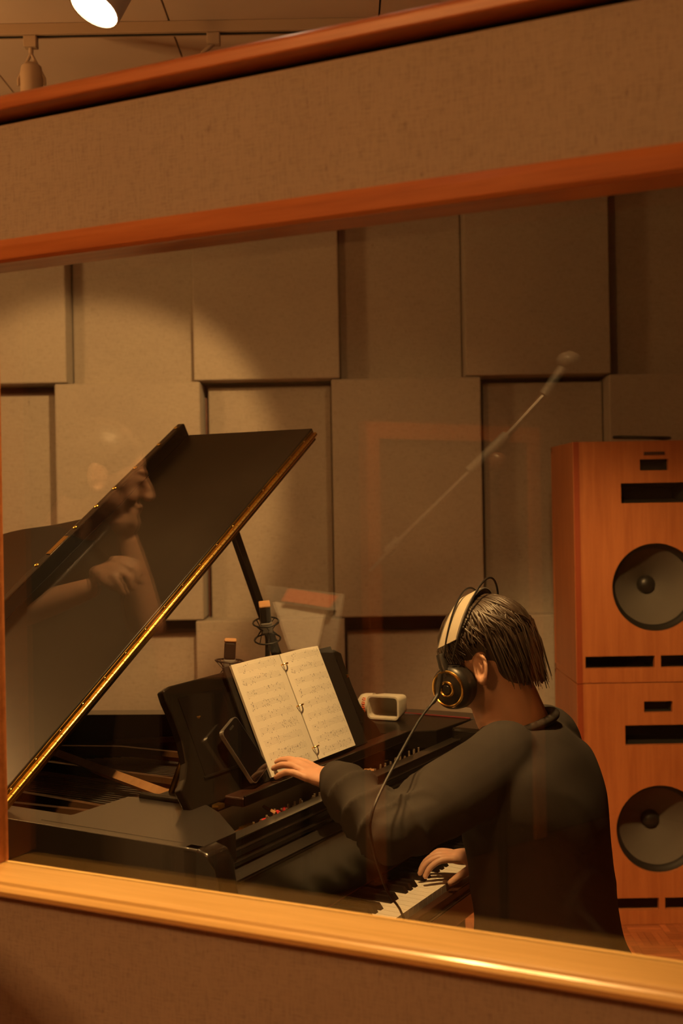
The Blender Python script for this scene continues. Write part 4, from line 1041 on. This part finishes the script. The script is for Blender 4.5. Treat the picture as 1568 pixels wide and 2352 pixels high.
# orange door frame on the left wall
ya = hit_left_wall(857, 1200).y; yb = ya - 0.90; zt_ = hit_left_wall(960, 1012).z
d1 = MB().box(X0, X0+0.03, yb, ya, 0.0, zt_).build('door_1', M['plaster']); struct(d1)
for y in (ya, yb-0.07): MB().box(X0, X0+0.05, y, y+0.07, 0, zt_+0.07).build('door_jamb', M['frame_wood'], d1, bevel=0.003)
MB().box(X0, X0+0.05, yb, ya, zt_, zt_+0.07).build('door_head', M['frame_wood'], d1, bevel=0.003)
MB().tube([(X0+0.03, yb+0.10, 1.0), (X0+0.08, yb+0.10, 1.0), (X0+0.08, yb+0.22, 1.0)], 0.009, 10).build('door_handle', M['steel'], d1, True)

# microphone boom stand left of the viewer
VS = 2.8
pv = rf(1140, 1062, VS); ft = Vector((pv.x, pv.y, 0))
stand = thing('microphone_stand', 'boom microphone stand with chrome tube mirrored in the glass', 'microphone stand', ft)
def loc(p): return Vector(p) - ft
A = [rf(u, v, VS + dy) for u, v, dy in ((1290, 852, 0.0), (1250, 908, 0.0), (1165, 1000, 0.0), (1078, 1084, 0.0), (905, 1253, 0.0), (850, 1312, 0.0))]
A = [loc(p) for p in A]
MB().tube([A[0], A[1]], 0.014, 12).build('rubber_sleeve', M['grey_plastic'], stand, True)
MB().tube([A[1], A[2]], 0.008, 12).build('chrome_tube', M['chrome'], stand, True)
MB().tube([A[2], A[3]], 0.014, 12).build('rubber_grip', M['grey_plastic'], stand, True)
MB().tube([A[3], A[4]], 0.006, 12).build('boom_tube', M['steel'], stand, True)
dd = (A[5]-A[4]).normalized()
MB().tube([A[4]-dd*0.02, A[4]+dd*0.025], 0.013, 14).build('counterweight', M['steel'], stand, True)
MB().tube([A[4], A[5]], 0.004, 10).build('boom_end', M['steel'], stand, True)
c0 = A[0]; e0 = (A[0]-A[1]).normalized()
MB().ball(c0 + e0*0.03, (0.030, 0.030, 0.022), 14).tube([c0, c0+e0*0.05], 0.014, 10).ball(c0+e0*0.05+Vector((0, 0, -0.02)), 0.018, 12).build('microphone_clip', M['grey_plastic'], stand, True)
cl = loc(pv)
MB().lathe([(0.0, -0.018), (0.020, -0.018), (0.024, -0.012), (0.024, 0.012), (0.020, 0.018), (0.008, 0.022), (0, 0.022)], 24, Matrix.Translation(cl) @ (GN*1).to_track_quat('Z', 'Y').to_matrix().to_4x4(), cap=False).build('clutch_knob', M['brown_wood'], stand, True, 40)
MB().tube([cl, Vector((0, 0, cl.z-0.5))], 0.008, 12).tube([Vector((0, 0, cl.z-0.55)), Vector((0, 0, 0.10))], 0.012, 12).build('pole', M['dark_plastic'], stand, True)
MB().tube([Vector((0, 0, cl.z-0.58)), Vector((0, 0, cl.z-0.44))], 0.019, 14).build('height_clutch', M['rubber'], stand, True)
for i in range(3):
    q = 2*math.pi*i/3 + 0.5
    MB().tube([(0, 0, 0.22), (0.30*math.cos(q), 0.30*math.sin(q), 0.012)], 0.009, 8).build('leg', M['dark_plastic'], stand, True)

# music stand with white and pink sheets, beside the listener
VP_ = 2.62
pc = rf(700, 1450, VP_+0.03); pb_ = Vector((pc.x, pc.y, 0))
ms = thing('music_stand', 'black music stand holding loose sheets, mirrored in the glass', 'music stand', pb_)
def quad(c, Y, th_=0.0012):
    P_ = [rf(u, v, Y + dy) for u, v, dy in c]
    n = (P_[1]-P_[0]).cross(P_[3]-P_[0]).normalized()*th_
    return P_, n
def sheet(name, label, c, mat, th_=0.0012):
    P_, n = quad(c, VP_, th_); b0 = sum(P_, Vector())/4
    t = MB().add([p-b0 for p in P_] + [p-b0+n for p in P_], [(0,1,2,3),(7,6,5,4),(0,4,5,1),(1,5,6,2),(2,6,7,3),(3,7,4,0)]).build(name, mat)
    t.location = b0; return tag(t, label, 'paper')
sheet('paper_sheet', 'white sheet of paper on the music stand mirrored in the glass', ((628, 1382, 0.05), (748, 1403, 0.05), (728, 1492, -0.03), (664, 1492, -0.03)), M['white_paper'])
sheet('paper_sheet', 'pink sheet of paper above the white one on the mirrored music stand', ((662, 1352, 0.055), (776, 1369, 0.055), (757, 1396, 0.035), (648, 1380, 0.035)), M['pink_paper'])
P_, n = quad(((610, 1345, 0.095), (790, 1365, 0.095), (770, 1500, 0.015), (620, 1500, 0.015)), VP_)
P_ = [p - pb_ for p in P_]; nn_ = (P_[1]-P_[0]).cross(P_[3]-P_[0]).normalized()*0.003
MB().add(P_ + [p+nn_ for p in P_], [(0,1,2,3),(7,6,5,4),(0,4,5,1),(1,5,6,2),(2,6,7,3),(3,7,4,0)]).build('desk_plate', M['dark_plastic'], ms)
MB().tube([(P_[2]+P_[3])/2, Vector((0, 0, 0.12))], 0.011, 10).build('pole', M['dark_plastic'], ms, True)
for i in range(3):
    q = 2*math.pi*i/3 + 1.4; MB().tube([(0, 0, 0.2), (0.25*math.cos(q), 0.25*math.sin(q), 0.012)], 0.008, 8).build('leg', M['dark_plastic'], ms, True)

# seated listener resting chin on a hand
VL = 2.62
def lp(u, v, d=0.0): return rf(u, v, VL + d)
lb = lp(75, 1500, 0.05); lroot = Vector((lb.x, lb.y, 0))
lis = thing('person', 'seated person in a black t-shirt with chin on hand, mirrored in the glass', 'person', lroot)
LF = Matrix.Translation(-lroot)
right = (lp(400, 1150) - lp(300, 1150)).normalized(); up = Vector((0, 0, 1))
hx2 = (right*0.92 + GN*-0.25 - up*0.22).normalized(); hy2 = up.cross(hx2).normalized(); hz2 = hx2.cross(hy2).normalized()
hc2 = lp(238, 1095); HM2 = Matrix(((hx2.x, hy2.x, hz2.x, hc2.x), (hx2.y, hy2.y, hz2.y, hc2.y), (hx2.z, hy2.z, hz2.z, hc2.z), (0, 0, 0, 1)))
b2 = Body(); head_prims(b2, HM2)
nkb = lp(150, 1235, 0.03); b2.chain([lp(205, 1150, 0.02), nkb], [0.056, 0.060], 16)
pel = lp(40, 1660, 0.03); pel.z = 0.56
tor = [pel, pel*0.6 + nkb*0.4, pel*0.2+nkb*0.8, nkb]
b2.chain(tor, [0.14, 0.12, 0.13, 0.06], 18)
sh1, el1, wr1 = lp(90, 1290, -0.16), lp(-20, 1430, -0.20), lp(205, 1352, -0.20)
sh2, el2, wr2 = lp(160, 1290, 0.17), lp(345, 1440, 0.02), lp(292, 1235, 0.01)
b2.chain([sh1, el1], [0.046, 0.034]); b2.chain([el1, (el1+wr1)/2, wr1], [0.034, 0.031, 0.022])
b2.chain([sh2, el2], [0.046, 0.034]); b2.chain([el2, (el2+wr2)/2, wr2], [0.034, 0.031, 0.022])
dr = (wr1-el1).normalized(); fw = Vector((0, 0, 1))
b2.ball(lp(240, 1314, -0.2), (0.030, 0.030, 0.017), 14); b2.ball(lp(256, 1303, -0.2), (0.024, 0.024, 0.013), 12)
for i, (u0, v0, u1, v1, u2, v2) in enumerate(((262, 1284, 304, 1288, 326, 1318), (266, 1296, 304, 1306, 322, 1338), (264, 1308, 294, 1324, 308, 1352), (256, 1320, 276, 1340, 288, 1364))):
    finger(b2, [lp(u0, v0, -0.2-0.01*i), lp(u1, v1, -0.2-0.012*i), lp(u2, v2, -0.2-0.012*i)], 0.0080, 0.0066)
finger(b2, [lp(228, 1318, -0.22), lp(250, 1340, -0.23), lp(276, 1352, -0.23)], 0.012, 0.009)
b2.ball(lp(288, 1200, 0.0), 0.032, 12)
for i in range(4):
    finger(b2, [lp(290-6*i, 1195, -0.02+0.012*i), lp(275-4*i, 1180, -0.02+0.012*i), lp(262-4*i, 1196, -0.02+0.012*i)], 0.010, 0.008)
finger(b2, [lp(300, 1200, -0.02), lp(306, 1178, -0.02), lp(304, 1160, -0.02)], 0.011, 0.008)
fwd = right*0.9 - GN*0.2; fwd.z = 0; fwd.normalize(); sd = Vector((-fwd.y, fwd.x, 0))
lgs = []
for sg in (-1, 1):
    h_ = pel + sd*0.09*sg + Vector((0, 0, -0.02)); k_ = h_ + fwd*0.40 + Vector((0, 0, -0.02)); a_ = k_ + Vector((0, 0, 0)) - fwd*0.04; a_.z = 0.09
    lgs.append((h_, k_, a_)); b2.chain([h_, k_], [0.07, 0.052]); b2.chain([k_, a_], [0.05, 0.034]); b2.chain([a_, a_ + fwd*0.13 + Vector((0, 0, -0.05))], [0.036, 0.026])
b2.skinned('body', M['skin'], lis, 0.0045, LF, 2)
sb = Body(); sb.chain([pel + Vector((0, 0, 0.0)), tor[1], tor[2], nkb + (tor[2]-nkb)*0.25], [0.165, 0.150, 0.160, 0.085], 20)
sb.chain([nkb + (tor[2]-nkb)*0.4, sh1, sh1*0.2+el1*0.8], [0.08, 0.072, 0.060], 16); sb.chain([nkb + (tor[2]-nkb)*0.4, sh2, sh2*0.45+el2*0.55], [0.08, 0.072, 0.062], 16)
sb.skinned('t_shirt', M['trousers'], lis, 0.009, LF, 3, lambda p: 0.004*ridged(p, 7, (1, 1, 1)))
tb = Body()
for h_, k_, a_ in lgs: tb.chain([h_, k_], [0.085, 0.066], 14); tb.chain([k_, a_], [0.066, 0.055], 14)
tb.chain([pel + Vector((0, 0, -0.03)), pel], [0.15, 0.15], 18)
tb.skinned('trousers', M['trousers'], lis, 0.011, LF, 2)
for h_, k_, a_ in lgs:
    zb = Body(); zb.chain([a_ + Vector((0, 0, -0.045)) - fwd*0.03, a_ + fwd*0.15 + Vector((0, 0, -0.052))], [0.044, 0.036], 14); zb.skinned('shoe', M['rubber'], lis, 0.009, LF, 2)
hh = Body(); r3 = HM2.to_3x3(); hh.ball(HM2 @ Vector((-0.018, 0, 0.044)), (0.098, 0.082, 0.086), 20, r3); hh.ball(HM2 @ Vector((-0.05, 0, 0.0)), (0.055, 0.074, 0.065), 18, r3)
hh.skinned('hair', M['hair'], lis, 0.007, LF, 2)
st2 = thing('stool', 'round black stool under the seated listener mirrored in the glass', 'stool', (pel.x, pel.y, 0))
MB().lathe([(0.0, 0.32), (0.17, 0.32), (0.18, 0.332), (0.18, 0.352), (0.16, 0.362), (0, 0.362)], 28, cap=False).build('seat', M['rubber'], st2, True, 40)
MB().tube([(0, 0, 0.325), (0, 0, 0.05)], 0.025, 12).build('post', M['steel'], st2, True)
MB().lathe([(0.0, 0.05), (0.05, 0.045), (0.19, 0.015), (0.19, 0.0), (0, 0)], 28, cap=False).build('base', M['steel'], st2, True, 40)
# small table carrying the elbows
tc_ = lp(330, 1440, -0.06); tz = min(el1.z, el2.z) - 0.048
tbl = thing('side_table', 'small wooden table under the listener\'s elbows mirrored in the glass', 'table', (tc_.x, tc_.y, 0), math.atan2(fwd.y, fwd.x))
MB().box(0.02, 0.22, -0.38, 0.40, tz-0.03, tz).build('table_top', M['brown_wood'], tbl, bevel=0.004)
for x in (0.06, 0.19):
    for y in (-0.35, 0.37): MB().box(x-0.018, x+0.018, y-0.018, y+0.018, 0, tz-0.03).build('leg', M['brown_wood'], tbl)
